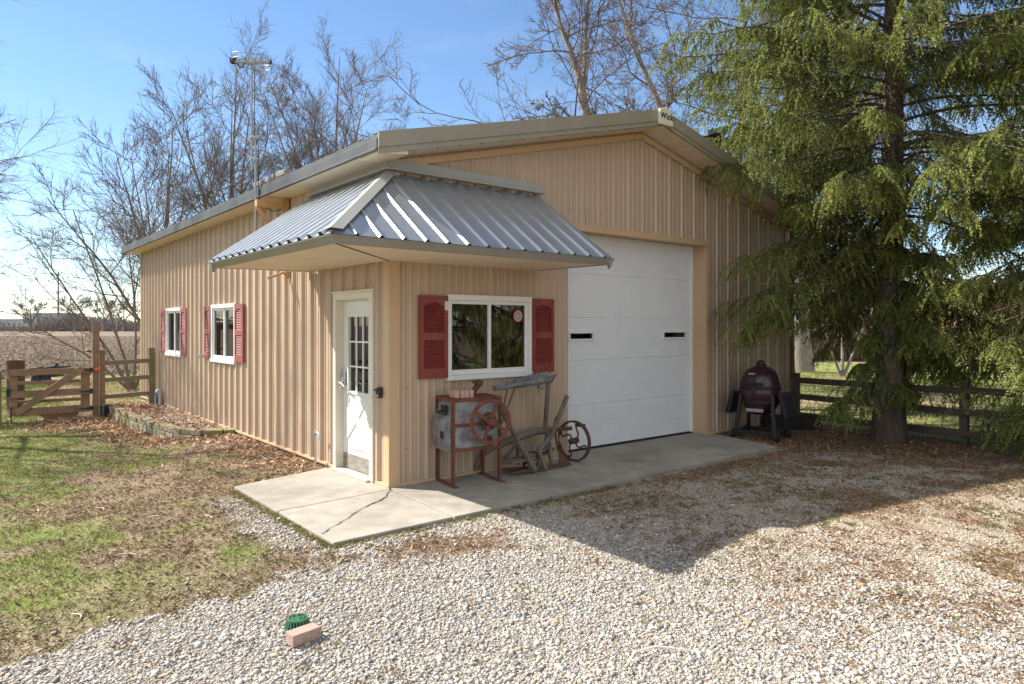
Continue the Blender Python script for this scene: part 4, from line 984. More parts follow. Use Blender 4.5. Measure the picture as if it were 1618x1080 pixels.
for q in (.02, .34):
    mb = MB(); mb.lathe([(.05,-.06),(.10,-.06),(.15,-.07),(.17,-.04),(.17,.04),(.15,.07),(.10,.06),(.05,.06)], cv(q,-.42,.17), 24, RCA @ Matrix.Rotation(PI/2, 3, 'X')); w_ = mb.build('wheel', DARK, t, smooth=True)
    mb = MB(); mb.lathe([(.0,-.03),(.095,-.05),(.095,.05)], cv(q,-.42,.17), 18, RCA @ Matrix.Rotation(PI/2, 3, 'X')); mb.build('rim', STEEL, w_, smooth=True)
mb = MB(); mb.bar(cv(.28,-.40,.64), cv(.72,-.40,.70), .12, .12); t2 = mb.build('striped_strap', DARK, t)
mb = MB()
for k in range(6): mb.bar(cv(.30+.065*k,-.465,.60+.008*k), cv(.36+.065*k,-.465,.70+.008*k), .022, .02, (0,1,0))
mb.build('strap_stripes', WHITE, t2)

# ------------------------------------------------------------------ right fence
t = thing('split_rail_fence', 'dark three-rail fence with wire mesh running under the spruces', 'fence', (8.05,-3,-.2))
for yy in (-.12, -2.75, -5.4, -8.0): post(8.06, yy, -.5, .86, .11, DARKW, t)
for i, (ya, yb) in enumerate(((-.15,-2.75), (-2.75,-5.4), (-5.4,-8.0))):
    for zz in (.12,.44,.74):
        mb = MB(); s = rnd.uniform(-.015,.015); mb.bar((8.0,ya,zz+s), (8.0,yb,zz-s-.01), .05, .10); mb.build('rail', DARKW, t, bevel=.008)
mb = MB()
for zz in np.arange(-.15,.8,.10): mb.tube([(8.045,-.15,zz), (8.045,-8.0,zz)], .0022, 4, caps=False)
for yy in np.arange(-8,-.15,.08): mb.tube([(8.045,yy,-.2), (8.045,yy+.01,.80)], .0022, 4, caps=False)
mb.build('wire_mesh', STEEL, t)

# ------------------------------------------------------------------ scatter: gravel
CAM = np.array((-3.617,-6.470)); FW = np.array((.632,.775)); RT = np.array((.775,-.632))
def infrust(x, y, mx=1.12, d0=2.1, d1=60):
    vx, vy = x-CAM[0], y-CAM[1]; d = vx*FW[0]+vy*FW[1]; l = vx*RT[0]+vy*RT[1]
    return (d > d0) & (d < d1) & (np.abs(l) < d*mx), d
def rotmats(n, tilt=PI):
    q = rng.normal(size=(n, 4)); q /= np.linalg.norm(q, axis=1)[:, None]
    w, x, y, z = q.T
    return np.stack([np.stack([1-2*(y*y+z*z), 2*(x*y-z*w), 2*(x*z+y*w)], 1), np.stack([2*(x*y+z*w), 1-2*(x*x+z*z), 2*(y*z-x*w)], 1), np.stack([2*(x*z-y*w), 2*(y*z+x*w), 1-2*(x*x+y*y)], 1)], 1)
CUBE = np.array([(-1,-1,-1),(1,-1,-1),(1,1,-1),(-1,1,-1),(-1,-1,1),(1,-1,1),(1,1,1),(-1,1,1)], float)
CF = np.array([(0,3,2,1),(4,5,6,7),(0,1,5,4),(1,2,6,5),(2,3,7,6),(3,0,4,7)])
def stones(px, py, pz, r, colr, name, lab):
    n = len(px); V = CUBE[None]*(1+rng.normal(0, .22, (n, 8, 3)))*.62
    V = V*(r[:, None]*np.exp(rng.normal(0, .28, (n, 3))))[:, None, :]
    V = np.einsum('nij,nkj->nki', rotmats(n), V)
    V[:, :, 2] *= .58
    V += np.stack([px, py, pz+r*.22], 1)[:, None, :]
    Fq = (CF[None]+(np.arange(n)*8)[:, None, None]).reshape(-1, 4)
    o = npmesh(name, V.reshape(-1, 3), Fq, STONE, col=np.repeat(colr, 8, axis=0))
    return tag(o, lab, 'gravel', kind='stuff')
N0 = 1300000
px = rng.uniform(-7.0, 8.2, N0); py = rng.uniform(-8.0, 1.1, N0)
ok, d = infrust(px, py)
lawn, grav, need, patch = masks(px, py)
inslab = (py > -1.40+.017*(px+1.27)) & (px > -1.29) & (px < 5.42+.24*(py+1.27))
inb = (py > 0) & (px > 0)
right = sst(-.4, 2.4, px+.35*(py+3))
prob = grav*(1-.85*need)*(1-.78*patch)*(1-.42*right)*(.45+.55*sst(.28,.5,fbm(px,py,3.3,121,5)+.15*(1-right)))*np.clip(1.3-.05*d, .75, 1)+.05*lawn*(py < 1)*sst(-.9, 0, -(py-ybound(px)))
ok &= (rng.random(N0) < prob) & ~inslab & ~inb
px, py, right = px[ok], py[ok], right[ok]; n = len(px)
r = np.exp(rng.normal(math.log(.0062), .44, n)).clip(.003, .021)*(1-.36*right)
tone = rng.normal(1, .20, n).clip(.45, 1.45)[:, None]
base = np.where(rng.random((n, 1)) < .66, np.array((.41,.39,.36)), np.where(rng.random((n, 1)) < .5, np.array((.47,.38,.28)), np.array((.27,.26,.25))))
base = base*(1-right[:, None]*.8)+right[:, None]*.8*np.where(rng.random((n, 1)) < .8, np.array((.47,.43,.37)), np.array((.42,.30,.19)))
stones(px, py, gz(px, py), r, (base*tone).clip(.05, .85), 'gravel', 'pale crushed limestone gravel spread over the drive')
nb = 9000
px = rng.uniform(-.95, 0, nb); py = rng.uniform(5.0, 10.4, nb)
okb = px > np.interp(py, [5.0,5.1,5.3,5.75,6.4,7.1,8,8.9,10.4], [-.02,-.25,-.45,-.63,-.72,-.78,-.82,-.84,-.86]); px, py = px[okb], py[okb]; n = len(px)
stones(px, py, np.full(n, -.012), np.exp(rng.normal(math.log(.016), .35, n)).clip(.008, .035), np.array((.40,.33,.26))*rng.normal(1, .25, n).clip(.4, 1.6)[:, None], 'bed_pebbles', 'brown and grey pebbles filling the raised bed by the shed wall')

# ------------------------------------------------------------------ scatter: grass, leaves, needles
def blades(px, py, pz, h, w, lean, colr, name, lab, cat='grass', mat=GRASSM):
    n = len(px); a = rng.uniform(0, 2*PI, n); d = np.stack([np.cos(a), np.sin(a), 0*a], 1)
    b = rng.uniform(0, 2*PI, n); l = np.stack([np.cos(b), np.sin(b), 0*b], 1)*lean[:, None]
    p = np.stack([px, py, pz], 1); up = np.array((0,0,1.0))
    V = np.stack([p-d*w[:, None], p+d*w[:, None], p+l*.45*h[:, None]+up*(.6*h)[:, None]+d*w[:, None]*.7, p+l*h[:, None]+up*(h*np.sqrt(np.clip(1-lean**2*.6, .15, 1)))[:, None]], 1)
    Fq = np.arange(n*4).reshape(n, 4)
    return tag(npmesh(name, V.reshape(-1, 3), Fq, mat, col=np.repeat(colr, 4, axis=0)), lab, cat, kind='stuff')
N0 = 420000
px = rng.uniform(-10, 0, N0); py = rng.uniform(-2.6, 10.4, N0)
ok, d = infrust(px, py); lawn, grav, need, patch = masks(px, py); g = greenness(px, py)
bedx = np.interp(py, [4.9,5.1,5.3,5.75,6.4,7.1,8,8.9,10.4], [0,-.38,-.60,-.80,-.90,-.96,-1,-1.02,-1.05])
inbed = (py > 4.95) & (px > bedx)
inslab = (py > -1.40) & (px > -1.29) & (py < 1.1+.26*(px+1.27))
clump = sst(.36, .60, fbm(px, py, 7, 81))
ok &= (rng.random(N0) < lawn*(.22+.78*g)*(.25+.75*clump)) & ~inbed & ~inslab
px, py, g = px[ok], py[ok], g[ok]; n = len(px)
straw = rng.random(n) > (.16+.62*g)
colr = np.where(straw[:, None], np.where(rng.random((n,1)) < .45, np.array((.42,.35,.23)), np.array((.24,.165,.10))), np.array((.155,.195,.052)))*rng.normal(1, .22, n).clip(.5, 1.6)[:, None]
colr[:, 0] *= rng.normal(1, .12, n).clip(.7, 1.4)
blades(px, py, gz(px, py), rng.uniform(.012,.036, n), rng.uniform(.0009,.0021, n), rng.uniform(.3,1.1, n), colr, 'grass', 'patchy short lawn grass, part green and part straw')
N0 = 330000
px = rng.uniform(-8, .1, N0); py = rng.uniform(-2.6, 10, N0); ok, d = infrust(px, py); lawn, grav, need, patch = masks(px, py); g = greenness(px, py)
inbed = (py > 4.95) & (px > np.interp(py, [4.9,5.1,5.3,5.75,6.4,7.1,8,8.9,10.4], [0,-.38,-.60,-.80,-.90,-.96,-1,-1.02,-1.05])); inslab = (py > -1.40) & (px > -1.29) & (py < 1.1+.26*(px+1.27))
ok &= (rng.random(N0) < lawn*(.75-.45*g)*(.35+.65*sst(.3, .6, fbm(px, py, 4, 83)))*np.clip(1.5-.09*d, .5, 1)) & ~inbed & ~inslab & ((px < 0) | (py < -1.4))
px, py = px[ok], py[ok]; n = len(px); q = rng.random((n, 1))
colr = np.where(q < .40, np.array((.37,.30,.20)), np.where(q < .75, np.array((.20,.13,.08)), np.array((.11,.075,.05))))*rng.normal(1, .25, n).clip(.4, 1.6)[:, None]
blades(px, py, gz(px, py)+.004, rng.uniform(.010,.034, n), rng.uniform(.0012,.0035, n), rng.uniform(1.15,1.6, n), colr, 'dead_grass', 'dry tan and brown thatch lying over the bare parts of the lawn')
# tufts in the gravel
N0 = 26000
tx = rng.uniform(-4, 8, N0); ty = rng.uniform(-6.5, -1.4, N0); ok, d = infrust(tx, ty)
dens = (.10+.9*sst(.46, .70, fbm(tx, ty, 1.6, 91)))*(.12+.88*sst(-.3, 2.5, tx))
ok &= rng.random(N0) < dens*.35
edge = np.stack([np.concatenate([rng.uniform(-1.3, 2.0, 170), np.full(230, -1.30)]), np.concatenate([np.full(170, -1.41), rng.uniform(-1.4, 1.0, 230)])], 1)+rng.normal(0, .02, (400, 2))
tx = np.concatenate([tx[ok], edge[:, 0]]); ty = np.concatenate([ty[ok], edge[:, 1]]); nt_ = len(tx); k = 16
px = np.repeat(tx, k)+rng.normal(0, .022, nt_*k); py = np.repeat(ty, k)+rng.normal(0, .022, nt_*k); n = nt_*k
hue = np.repeat(rng.random(nt_), k)[:, None]
colr = (np.array((.13,.18,.045))*(1-hue)+np.array((.30,.21,.10))*hue)*rng.normal(1, .2, n).clip(.5, 1.5)[:, None]
blades(px, py, gz(px, py), rng.uniform(.012,.032, n), rng.uniform(.0014,.0028, n), rng.uniform(.4,1.2, n), colr, 'weeds', 'small green and brown weeds growing through the gravel and at the slab edge', 'weeds')
# rough grass behind fences
N0 = 60000
px = np.concatenate([rng.uniform(8.3, 24, N0), rng.uniform(-6, 2, N0//2)]); py = np.concatenate([rng.uniform(-5, 14, N0), rng.uniform(10.5, 24, N0//2)])
ok, d = infrust(px, py, .8); ok &= ~((px > -.2) & (px < 8.2) & (py < 12.2)); px, py = px[ok], py[ok]; n = len(px)
zz = np.where(px > 8.2, -.24, np.where(py > 16.3, -.335, gz(px, py)))
mix = (fbm(px, py, .8, 95) > .5)[:, None]
colr = np.where(mix, np.array((.16,.22,.05)), np.array((.42,.34,.20)))*rng.normal(1, .2, n).clip(.5, 1.5)[:, None]
blades(px, py, zz, rng.uniform(.04,.13, n), rng.uniform(.003,.007, n), rng.uniform(.2,.9, n), colr, 'rough_grass', 'rough green and straw-coloured grass behind the fences')

n = 60000
dd = 20*np.exp(rng.uniform(0, 1.9, n)); ll = rng.uniform(-.80, -.42, n)*dd; px = CAM[0]+dd*FW[0]+ll*RT[0]; py = CAM[1]+dd*FW[1]+ll*RT[1]
rw_ = np.round((px*math.cos(.49)+py*math.sin(.49))/.76)*.76; sh = rw_-(px*math.cos(.49)+py*math.sin(.49))+rng.normal(0, .07, n); px = px+sh*math.cos(.49); py = py+sh*math.sin(.49)
ok = py > 26; px, py, dd = px[ok], py[ok], dd[ok]; n = len(px)
colr = np.where(rng.random((n, 1)) < .6, np.array((.34,.28,.21)), np.array((.16,.125,.095)))*rng.normal(1, .2, n).clip(.5, 1.5)[:, None]
blades(px, py, np.full(n, -.40), rng.uniform(.08,.24, n), rng.uniform(.008,.016, n)*(1+dd/60), rng.uniform(.1,1.3, n), colr, 'stubble', 'rows of cut pale stubble standing in the harvested field', 'stubble')

def leaves(px, py, pz, size, name, lab, pal, flat=.5):
    n = len(px); S = np.array([(0,-1,0),(.30,-.45,.10),(.42,.15,.16),(.0,1,0),(-.42,.15,.16),(-.30,-.45,.10)], float)
    V = np.repeat(S[None], n, 0); V[:, :, 2] *= rng.uniform(-1.2, 2.2, n)[:, None]; V[:, 3, 2] += rng.uniform(-.2, .7, n); V[:, 0, 2] += rng.uniform(-.2, .5, n)
    V[:, :, :2] *= 1+rng.normal(0, .12, (n, 6, 2))
    a = rng.uniform(0, 2*PI, n); tx = rng.normal(0, flat, n); ty = rng.normal(0, flat, n)
    ca, sa = np.cos(a), np.sin(a); cx, sx = np.cos(tx), np.sin(tx); cy, sy = np.cos(ty), np.sin(ty)
    x0, y0, z0 = V[:, :, 0], V[:, :, 1], V[:, :, 2]
    y1, z1 = y0*cx[:, None]-z0*sx[:, None], y0*sx[:, None]+z0*cx[:, None]; x1, z2 = x0*cy[:, None]+z1*sy[:, None], -x0*sy[:, None]+z1*cy[:, None]
    V = np.stack([x1*ca[:, None]-y1*sa[:, None], x1*sa[:, None]+y1*ca[:, None], z2], 2)*size[:, None, None]
    V[:, :, 2] -= np.minimum(V[:, :, 2].min(1), 0)[:, None]*.8
    V += np.stack([px, py, pz+.003], 1)[:, None, :]
    b = np.arange(n)[:, None]*6
    Fq = np.concatenate([b+np.array((0,1,2,3)), b+np.array((0,3,4,5))], 0)
    pal = np.array(pal); c = pal[rng.integers(0, len(pal), n)]*rng.normal(1, .22, n).clip(.5, 1.6)[:, None]
    return tag(npmesh(name, V.reshape(-1, 3), Fq, LEAFM, col=np.repeat(c, 6, axis=0)), lab, 'leaves', kind='stuff')
PAL = [(.34,.20,.12), (.42,.28,.18), (.26,.14,.08), (.48,.35,.25), (.38,.18,.09)]
N0 = 26000
px = rng.uniform(-3.4, 0, N0); py = rng.uniform(1.2, 10.6, N0)
bedx = np.interp(py, [1.2,4.9,5.1,5.3,5.75,6.4,7.1,8,8.9,10.6], [0,0,-.38,-.60,-.80,-.90,-.96,-1,-1.02,-1.05])
dist = bedx-px
dens = np.where(dist > 0, .9*sst(.9, .05, dist+.9*(fbm(px, py, 1.8, 101)-.5)), .24)
dens = np.where(py < 4.9, sst(1.0, .15, -px+.9*(fbm(px, py, 2, 103)-.5))*.62, dens)
gate = sst(1.6, .5, np.hypot(px+1.3, (py-9.2)*.8)); dens = np.maximum(dens, gate*.9)
ok = (rng.random(N0) < dens*.62+.004); inbed = (py > 4.95) & (px > bedx)
px, py, inbed = px[ok], py[ok], inbed[ok]
leaves(px, py, np.where(inbed, rng.uniform(-.01,.02, len(px)), gz(px, py)), rng.uniform(.022,.05, len(px)), 'fallen_leaves', 'curled brown leaves drifted along the mossy wall and the shed', PAL)
N0 = 5200
px = np.concatenate([rng.uniform(-5, 8, 900), rng.uniform(5.6, 8, 2300)]); py = np.concatenate([rng.uniform(-6, 3, 900), rng.uniform(-4.5, -.05, 2300)])
lawn, grav, need, patch = masks(px, py)
ok = rng.random(len(px)) < np.where(need > .3, .8, .22); ok &= ~((px > -1.3) & (px < 5.6) & (py > -1.4)); px, py = px[ok], py[ok]
leaves(px, py, gz(px, py), rng.uniform(.018,.042, len(px)), 'scattered_leaves', 'single brown leaves scattered over the lawn, the gravel and under the spruces', PAL[:3])
# needle litter
N0 = 300000
px = rng.uniform(-1.5, 9, N0); py = rng.uniform(-6.5, .2, N0); lawn, grav, need, patch = masks(px, py); ok, d = infrust(px, py)
ok &= (rng.random(N0) < np.maximum(need*.8, patch*.6)+(.15+.15*sst(-2.6, -3.8, py))*sst(-.9, 1.8, px)*sst(.32, .62, fbm(px, py, 3, 131))) & ~((px > -1.3) & (px < 5.45+.24*(py+1.27)) & (py > -1.4)); px, py = px[ok], py[ok]; n = len(px)
colr = np.where(rng.random((n, 1)) < .8, np.array((.26,.15,.085)), np.array((.36,.28,.18)))*rng.normal(1, .25, n).clip(.4, 1.7)[:, None]
blades(px, py, gz(px, py)+.006, rng.uniform(.012,.03, n), rng.uniform(.001,.002, n), rng.uniform(1.2,1.6, n), colr, 'needle_litter', 'rust-coloured needle litter lying on the gravel and under the spruces', 'litter')
# pale twigs on the lawn
for (a, b, L_, r_) in ((-3.0,3.3,.22,.4), (-2.4,1.5,.16,1.2), (-2.9,1.9,.12,2.2), (-2.2,.6,.18,.2), (-1.75,.1,.14,1.9), (-2.6,-.3,.26,.1), (-3.2,.4,.20,2.6), (-2.1,-.9,.15,.9), (-1.6,-.6,.16,2.0), (-3.0,-1.3,.18,-.6), (-2.35,2.6,.15,.7), (-3.6,2.2,.2,-.4), (-1.9,1.0,.13,2.7), (-3.5,-.6,.2,.3)):
    mb = MB(); bend = rnd.uniform(-.6,.6); pts = []
    zz = float(gz(a, b))+.012
    for q in np.linspace(0, 1, 7):
        aa = r_+bend*q*2; pts.append((a+L_*q*math.cos(aa), b+L_*q*math.sin(aa), zz+.008*math.sin(q*PI)))
    mb.tube(pts, [.004,.0038,.0036,.0033,.003,.0026,.002], 6)
    o = mb.build('fallen_twig', STRAW, loc=(a, b, zz-.012), smooth=True); tag(o, 'thin pale curled twig lying on the patchy lawn', 'twig', 'pale twigs on the lawn')
mb = MB(); q0 = Vector((-.62,-4.0,float(gz(-.6,-4.0))+.02)); mb.tube([q0+Vector((-.16,.03,-.01)), q0+Vector((-.06,.06,.02)), q0+Vector((.08,.02,.025)), q0+Vector((.22,-.10,.005))], [.004,.006,.006,.003], 6)
o = mb.build('fallen_branch', STRAW, loc=tuple(q0), smooth=True); tag(o, 'thin arched dead branch on the gravel in the foreground', 'branch')

# ------------------------------------------------------------------ trees
def tubes(P, Rr, n=5):
    """P (B,K,3), Rr (B,K) -> verts, quads"""
    B, K, _ = P.shape
    T_ = np.gradient(P, axis=1); T_ /= np.linalg.norm(T_, axis=2, keepdims=True)+1e-9
    ref = np.where(np.abs(T_[:, :1, 2:3]) < .9, np.array((0,0,1.0)), np.array((1.0,0,0))); ref = np.broadcast_to(ref, T_.shape)
    u = np.cross(T_, ref); u /= np.linalg.norm(u, axis=2, keepdims=True)+1e-9; v = np.cross(T_, u)
    a = np.arange(n)*2*PI/n
    V = P[:, :, None, :]+Rr[:, :, None, None]*(u[:, :, None, :]*np.cos(a)[None, None, :, None]+v[:, :, None, :]*np.sin(a)[None, None, :, None])
    i = np.arange(B*K*n).reshape(B, K, n); j = np.roll(i, -1, axis=2)
    Fq = np.stack([i[:, :-1], j[:, :-1], j[:, 1:], i[:, 1:]], 3).reshape(-1, 4)
    return V.reshape(-1, 3), Fq
def join(parts):
    Vs, Fs, b = [], [], 0
    for V, Fq in parts: Vs.append(V); Fs.append(Fq+b); b += len(V)
    return np.concatenate(Vs), np.concatenate(Fs)
def at(P, t):
    """P (B,K,3or1), t (B,n) in 0..1 -> points"""
    K = P.shape[1]; s = np.clip(t*(K-1), 0, K-1.001); i = s.astype(int); f = (s-i)[..., None]
    bi = np.arange(len(P))[:, None]
    return P[bi, i]*(1-f)+P[bi, i+1]*f
def grow(g, P, Rr, nch, t0, ang, ratio, K, jit, trop, rmin, rr=.6, lfall=.6, t1=1.0):
    B = len(P); L_ = np.linalg.norm(np.diff(P, axis=1), axis=2).sum(1)
    t = t0+(t1-t0)*(np.arange(nch)[None]+g.random((B, nch)))/nch
    p = at(P, t); r0 = at(Rr[..., None], t)[..., 0]
    tan = at(np.gradient(P, axis=1), t); tan /= np.linalg.norm(tan, axis=2, keepdims=True)+1e-9
    rv = g.normal(size=tan.shape); perp = rv-(rv*tan).sum(2, keepdims=True)*tan; perp /= np.linalg.norm(perp, axis=2, keepdims=True)+1e-9
    a = np.radians(g.normal(ang, ang*.22, t.shape))[..., None]
    d = tan*np.cos(a)+perp*np.sin(a)
    ln = (L_[:, None]*ratio*(1-lfall*(t-t0)/(1-t0+1e-6))*g.uniform(.6, 1.2, t.shape)).reshape(-1)
    d = d.reshape(-1, 3); p = p.reshape(-1, 3); rs = np.maximum(r0.reshape(-1)*rr, rmin)
    n = len(p); out = np.zeros((n, K, 3)); out[:, 0] = p
    for k in range(1, K):
        d = d+g.normal(0, jit, d.shape)+np.array((0,0,trop)); d /= np.linalg.norm(d, axis=1, keepdims=True)
        out[:, k] = out[:, k-1]+d*(ln/(K-1))[:, None]
    q = np.linspace(0, 1, K)[None]; R2 = np.maximum(rs[:, None]*(1-.93*q), rmin*.6)
    return out, R2
def trunkline(g, base, pts, K=12):
    pts = [np.array(base)+np.array(p) for p in pts]; s = np.linspace(0, len(pts)-1, K)
    return np.array([pts[min(int(q), len(pts)-2)]*(1-(q-min(int(q), len(pts)-2)))+pts[min(int(q), len(pts)-2)+1]*(q-min(int(q), len(pts)-2)) for q in s])
def bare_tree(name, label, base, stems, seed, r0, levels, bark=BARK, twig=TWIG, group=None, cat='tree'):
    """stems: list of (offset-point list, radius factor); levels: dicts for grow"""
    g = np.random.default_rng(seed)
    t = thing(name, label, cat, base, group)
    tr = []; Ps = []; Rs = []
    for pts, rf in stems:
        P = trunkline(g, base, pts); P[1:-1] += g.normal(0, .03, (len(P)-2, 3))*np.linalg.norm(P[-1]-P[0])*.06
        q = np.linspace(0, 1, len(P)); Rr = r0*rf*(1-.95*q)**1.15+.012
        if pts[0] == (0,0,0): Rr = Rr*(1+.5*np.exp(-q*14))
        tr.append(tubes(P[None], Rr[None], 10)); Ps.append(P); Rs.append(Rr)
    V, Fq = join(tr); npmesh('trunk', V, Fq, bark, t, smooth=True)
    P = np.array(Ps); Rr = np.array(Rs); allp = []
    for k, lv in enumerate(levels):
        P, Rr = grow(g, P, Rr, **lv); allp.append(tubes(P, Rr, 6 if k == 0 else (4 if k == 1 else 3)))
    V, Fq = join(allp); npmesh('crown', V, Fq, twig, t, smooth=True)
    return t
def wpos(px, depth, z):
    l = (px-809)/1095*depth
    return (CAM[0]+depth*FW[0]+l*RT[0], CAM[1]+depth*FW[1]+l*RT[1], z)
LV = lambda n1=14, n2=8, n3=7, n4=5, up=.05, a1=48, rt1=.5, tw=.009, t0=.25: [
    dict(nch=n1, t0=t0, ang=a1, ratio=rt1, K=10, jit=.055, trop=up, rmin=.016, rr=.6, lfall=.45),
    dict(nch=n2, t0=.15, ang=38, ratio=.52, K=8, jit=.08, trop=up, rmin=tw*1.2, rr=.5, lfall=.35),
    dict(nch=n3, t0=.12, ang=36, ratio=.58, K=6, jit=.08, trop=up, rmin=tw*.75, rr=.55, lfall=.3),
    dict(nch=n4, t0=.12, ang=34, ratio=.70, K=5, jit=.08, trop=up, rmin=tw*.5, rr=.6, lfall=.2)]
GRP = 'bare trees behind the shed'
def vase(h, spread, n, seed, fork=.1):
    g = random.Random(seed); st = []
    for k in range(n):
        a = 2*PI*(k+g.uniform(-.3, .3))/n; f = g.uniform(.45, 1.05) if k else .1
        sx, sy = spread*f*math.cos(a), spread*f*math.sin(a); hh = h*(1.02-.28*f*f)*g.uniform(.9, 1.02)
        z0 = 0 if k == 0 else h*fork*g.uniform(.5, 1.4)
        p0 = (0,0,0) if k == 0 else (.0,.0,z0)
        st.append(([p0, (sx*.16,sy*.16,z0+(hh-z0)*.25), (sx*.5,sy*.5,z0+(hh-z0)*.6), (sx,sy,hh)], 1 if k == 0 else g.uniform(.5, .75)))
    return st
LW = lambda n1, n2, n3, n4, rt=.40: LV(n1, n2, n3, n4, .03, 46, rt, .0105, .30)
bare_tree('bare_tree', 'spreading many-stemmed bare tree farthest from the gable, beside the leaning shrub', wpos(255, 27, -.35), vase(9.6, 3.9, 8, 1, .09), 21, .13, LW(9,7,5,4,.46), bark=TWIGD, twig=TWIGD)
bare_tree('bare_tree', 'tall upright bare tree directly behind the antenna mast', wpos(362, 30, -.35), vase(12.9, 3.4, 7, 2, .16), 22, .18, LW(9,7,6,4,.38), bark=BARK, twig=TWIGD)
bare_tree('bare_tree', 'broad bare tree behind the shed roof above the awning corner', wpos(523, 33, -.35), vase(15.2, 4.2, 8, 3, .22), 23, .20, LW(10,8,7,4,.38), bark=BARK, twig=TWIG)
bare_tree('bare_tree', 'smaller bare tree seen low over the eave between two taller ones', wpos(448, 38, -.35), vase(11.0, 3.4, 6, 4, .18), 24, .13, LW(7,6,5,4), twig=TWIG)
b = wpos(210, 21.5, -.40)
bare_tree('bare_shrub', 'leaning many-stemmed bare shrub behind the short fence', b, [([(0,0,0),(-.6,.1,1.2),(-1.6,.5,3.0),(-2.5,.9,4.7)], 1), ([(0,0,0),(-.3,.1,1.4),(-.8,.3,3.2),(-1.5,.6,5.6)], 1), ([(0,0,0),(.1,.0,1.5),(.0,.1,3.5),(-.2,.2,5.6)], .8), ([(0,0,0),(.4,-.2,1.2),(.7,-.4,2.6),(.8,-.6,4.2)], .7), ([(0,0,0),(-.9,.3,1.0),(-1.9,.8,1.7),(-3.0,1.4,2.6)], .7)], 25, .042, LV(7,6,5,4, .04, 38, .42, .006, .3), bark=TWIG, twig=TWIG, cat='shrub')
b = (-6.6, 11.6, -.3)
bare_tree('bare_tree', 'bare tree with wide low boughs standing on the lawn in front of the gate', b, [([(0,0,0),(.1,0,2.5),(.2,.1,6),(.3,.2,10.5)], 1), ([(0,0,2.5),(1.0,.5,5),(1.9,1.0,8),(2.3,1.2,10.5)], .6), ([(0,0,2.0),(1.4,.9,4),(2.4,1.5,5.2),(3.4,2.1,6.2)], .5)], 26, .19, LV(13,8,7,4, .02, 58, .44, .006, .22), twig=TWIGD)
bare_tree('bare_tree', 'bare tree in the far corner of the pasture, mirrored in the side windows', (-9.5, 27, -.4), [([(0,0,0),(.1,0,3),(.2,.1,7),(.2,.2,11)], 1), ([(0,0,2),(1.2,.5,5),(1.9,1.0,8),(2.3,1.2,10.5)], .7)], 36, .25, LV(12,8,7,3, .03, 50, .46, .01, .15), twig=TWIGD)
bare_tree('bare_tree', 'bare tree along the pasture edge, mirrored in the window nearest the door', (-5.6, 33, -.4), [([(0,0,0),(.1,0,3),(.1,.1,7),(.2,.2,12)], 1), ([(0,0,2),(1.2,.5,5),(1.9,1.0,8),(2.3,1.2,10.5)], .7), ([(0,0,2),(-1.2,-.5,5),(-1.9,-1.0,8),(-2.3,-1.2,10.5)], .7)], 37, .25, LV(11,8,7,3, .03, 50, .46, .01, .12), twig=TWIGD)
b = wpos(931, 24, -.3)
bare_tree('bare_tree', 'twin-trunked grey tree rising behind the gable peak', b, [([(0,0,0),(.0,.1,4),(-.05,.1,7.5),(-.05,.2,10.5),(.25,.1,17)], 1), ([(0,0,9.0),(-.35,.3,11),(-.9,.6,12.6),(-1.7,1.2,17)], .55)], 27, .27,
    [dict(nch=22, t0=.30, ang=66, ratio=.47, K=12, jit=.16, trop=.0, rmin=.025, rr=.32, lfall=.45), dict(nch=10, t0=.12, ang=45, ratio=.46, K=8, jit=.16, trop=.02, rmin=.013, rr=.6), dict(nch=8, t0=.1, ang=44, ratio=.45, K=6, jit=.16, trop=.02, rmin=.009, rr=.6), dict(nch=5, t0=.1, ang=42, ratio=.5, K=5, jit=.17, trop=.03, rmin=.0065, rr=.6)])
b = wpos(1170, 21, -.3)
bare_tree('bare_tree', 'leaning bare tree whose slanting trunk crosses behind the flue', b, [([(0,0,0),(-.2,.1,3),(-.7,.6,5.4),(-1.9,1.5,8.4),(-2.6,2.1,11),(-3.6,2.9,14.5)], 1), ([(-.7,.6,5.4),(-1.9,1.5,6.9),(-3.2,2.6,7.7),(-4.6,3.6,8.5)], .5), ([(-.5,.4,4.6),(.1,.0,8),(.1,-.1,11),(-.3,-.1,15)], .6)], 28, .23,
    [dict(nch=20, t0=.28, ang=60, ratio=.38, K=12, jit=.17, trop=.01, rmin=.025, rr=.36, lfall=.5), dict(nch=10, t0=.12, ang=45, ratio=.46, K=8, jit=.17, trop=.02, rmin=.013, rr=.6), dict(nch=8, t0=.1, ang=44, ratio=.45, K=6, jit=.17, trop=.02, rmin=.009, rr=.6), dict(nch=5, t0=.1, ang=42, ratio=.5, K=5, jit=.17, trop=.03, rmin=.0065, rr=.6)])
b = wpos(1264, 29, -.3)
bare_tree('bare_tree', 'thick grey trunk standing behind the right fence beside the shed corner', b, [([(0,0,0),(-.05,.0,4),(-.15,.0,9),(-.2,.1,13),(-.2,.1,19)], 1), ([(-.1,0,7),(1,-.8,10),(1.8,-1.4,13),(2.4,-2,17)], .5)], 29, .40, [dict(nch=12, t0=.3, ang=62, ratio=.34, K=10, jit=.14, trop=.0, rmin=.03, rr=.35)]+LV(9,7,6,4)[1:])
bare_tree('bare_sapling', 'thin bare sapling in the sunlit meadow between shed and spruce', wpos(1330, 26, -.3), [([(0,0,0),(.1,.0,1.5),(.0,.1,3),(.1,.1,5)], 1), ([(0,0,0),(-.5,.3,1.5),(-.8,.5,3),(-1.0,.6,4.6)], .8), ([(0,0,0),(.6,-.4,1.5),(1.1,-.7,3),(1.4,-.9,4.2)], .8)], 30, .05, LV(8,7,6,4, .03, 42, .45, .006, .2))

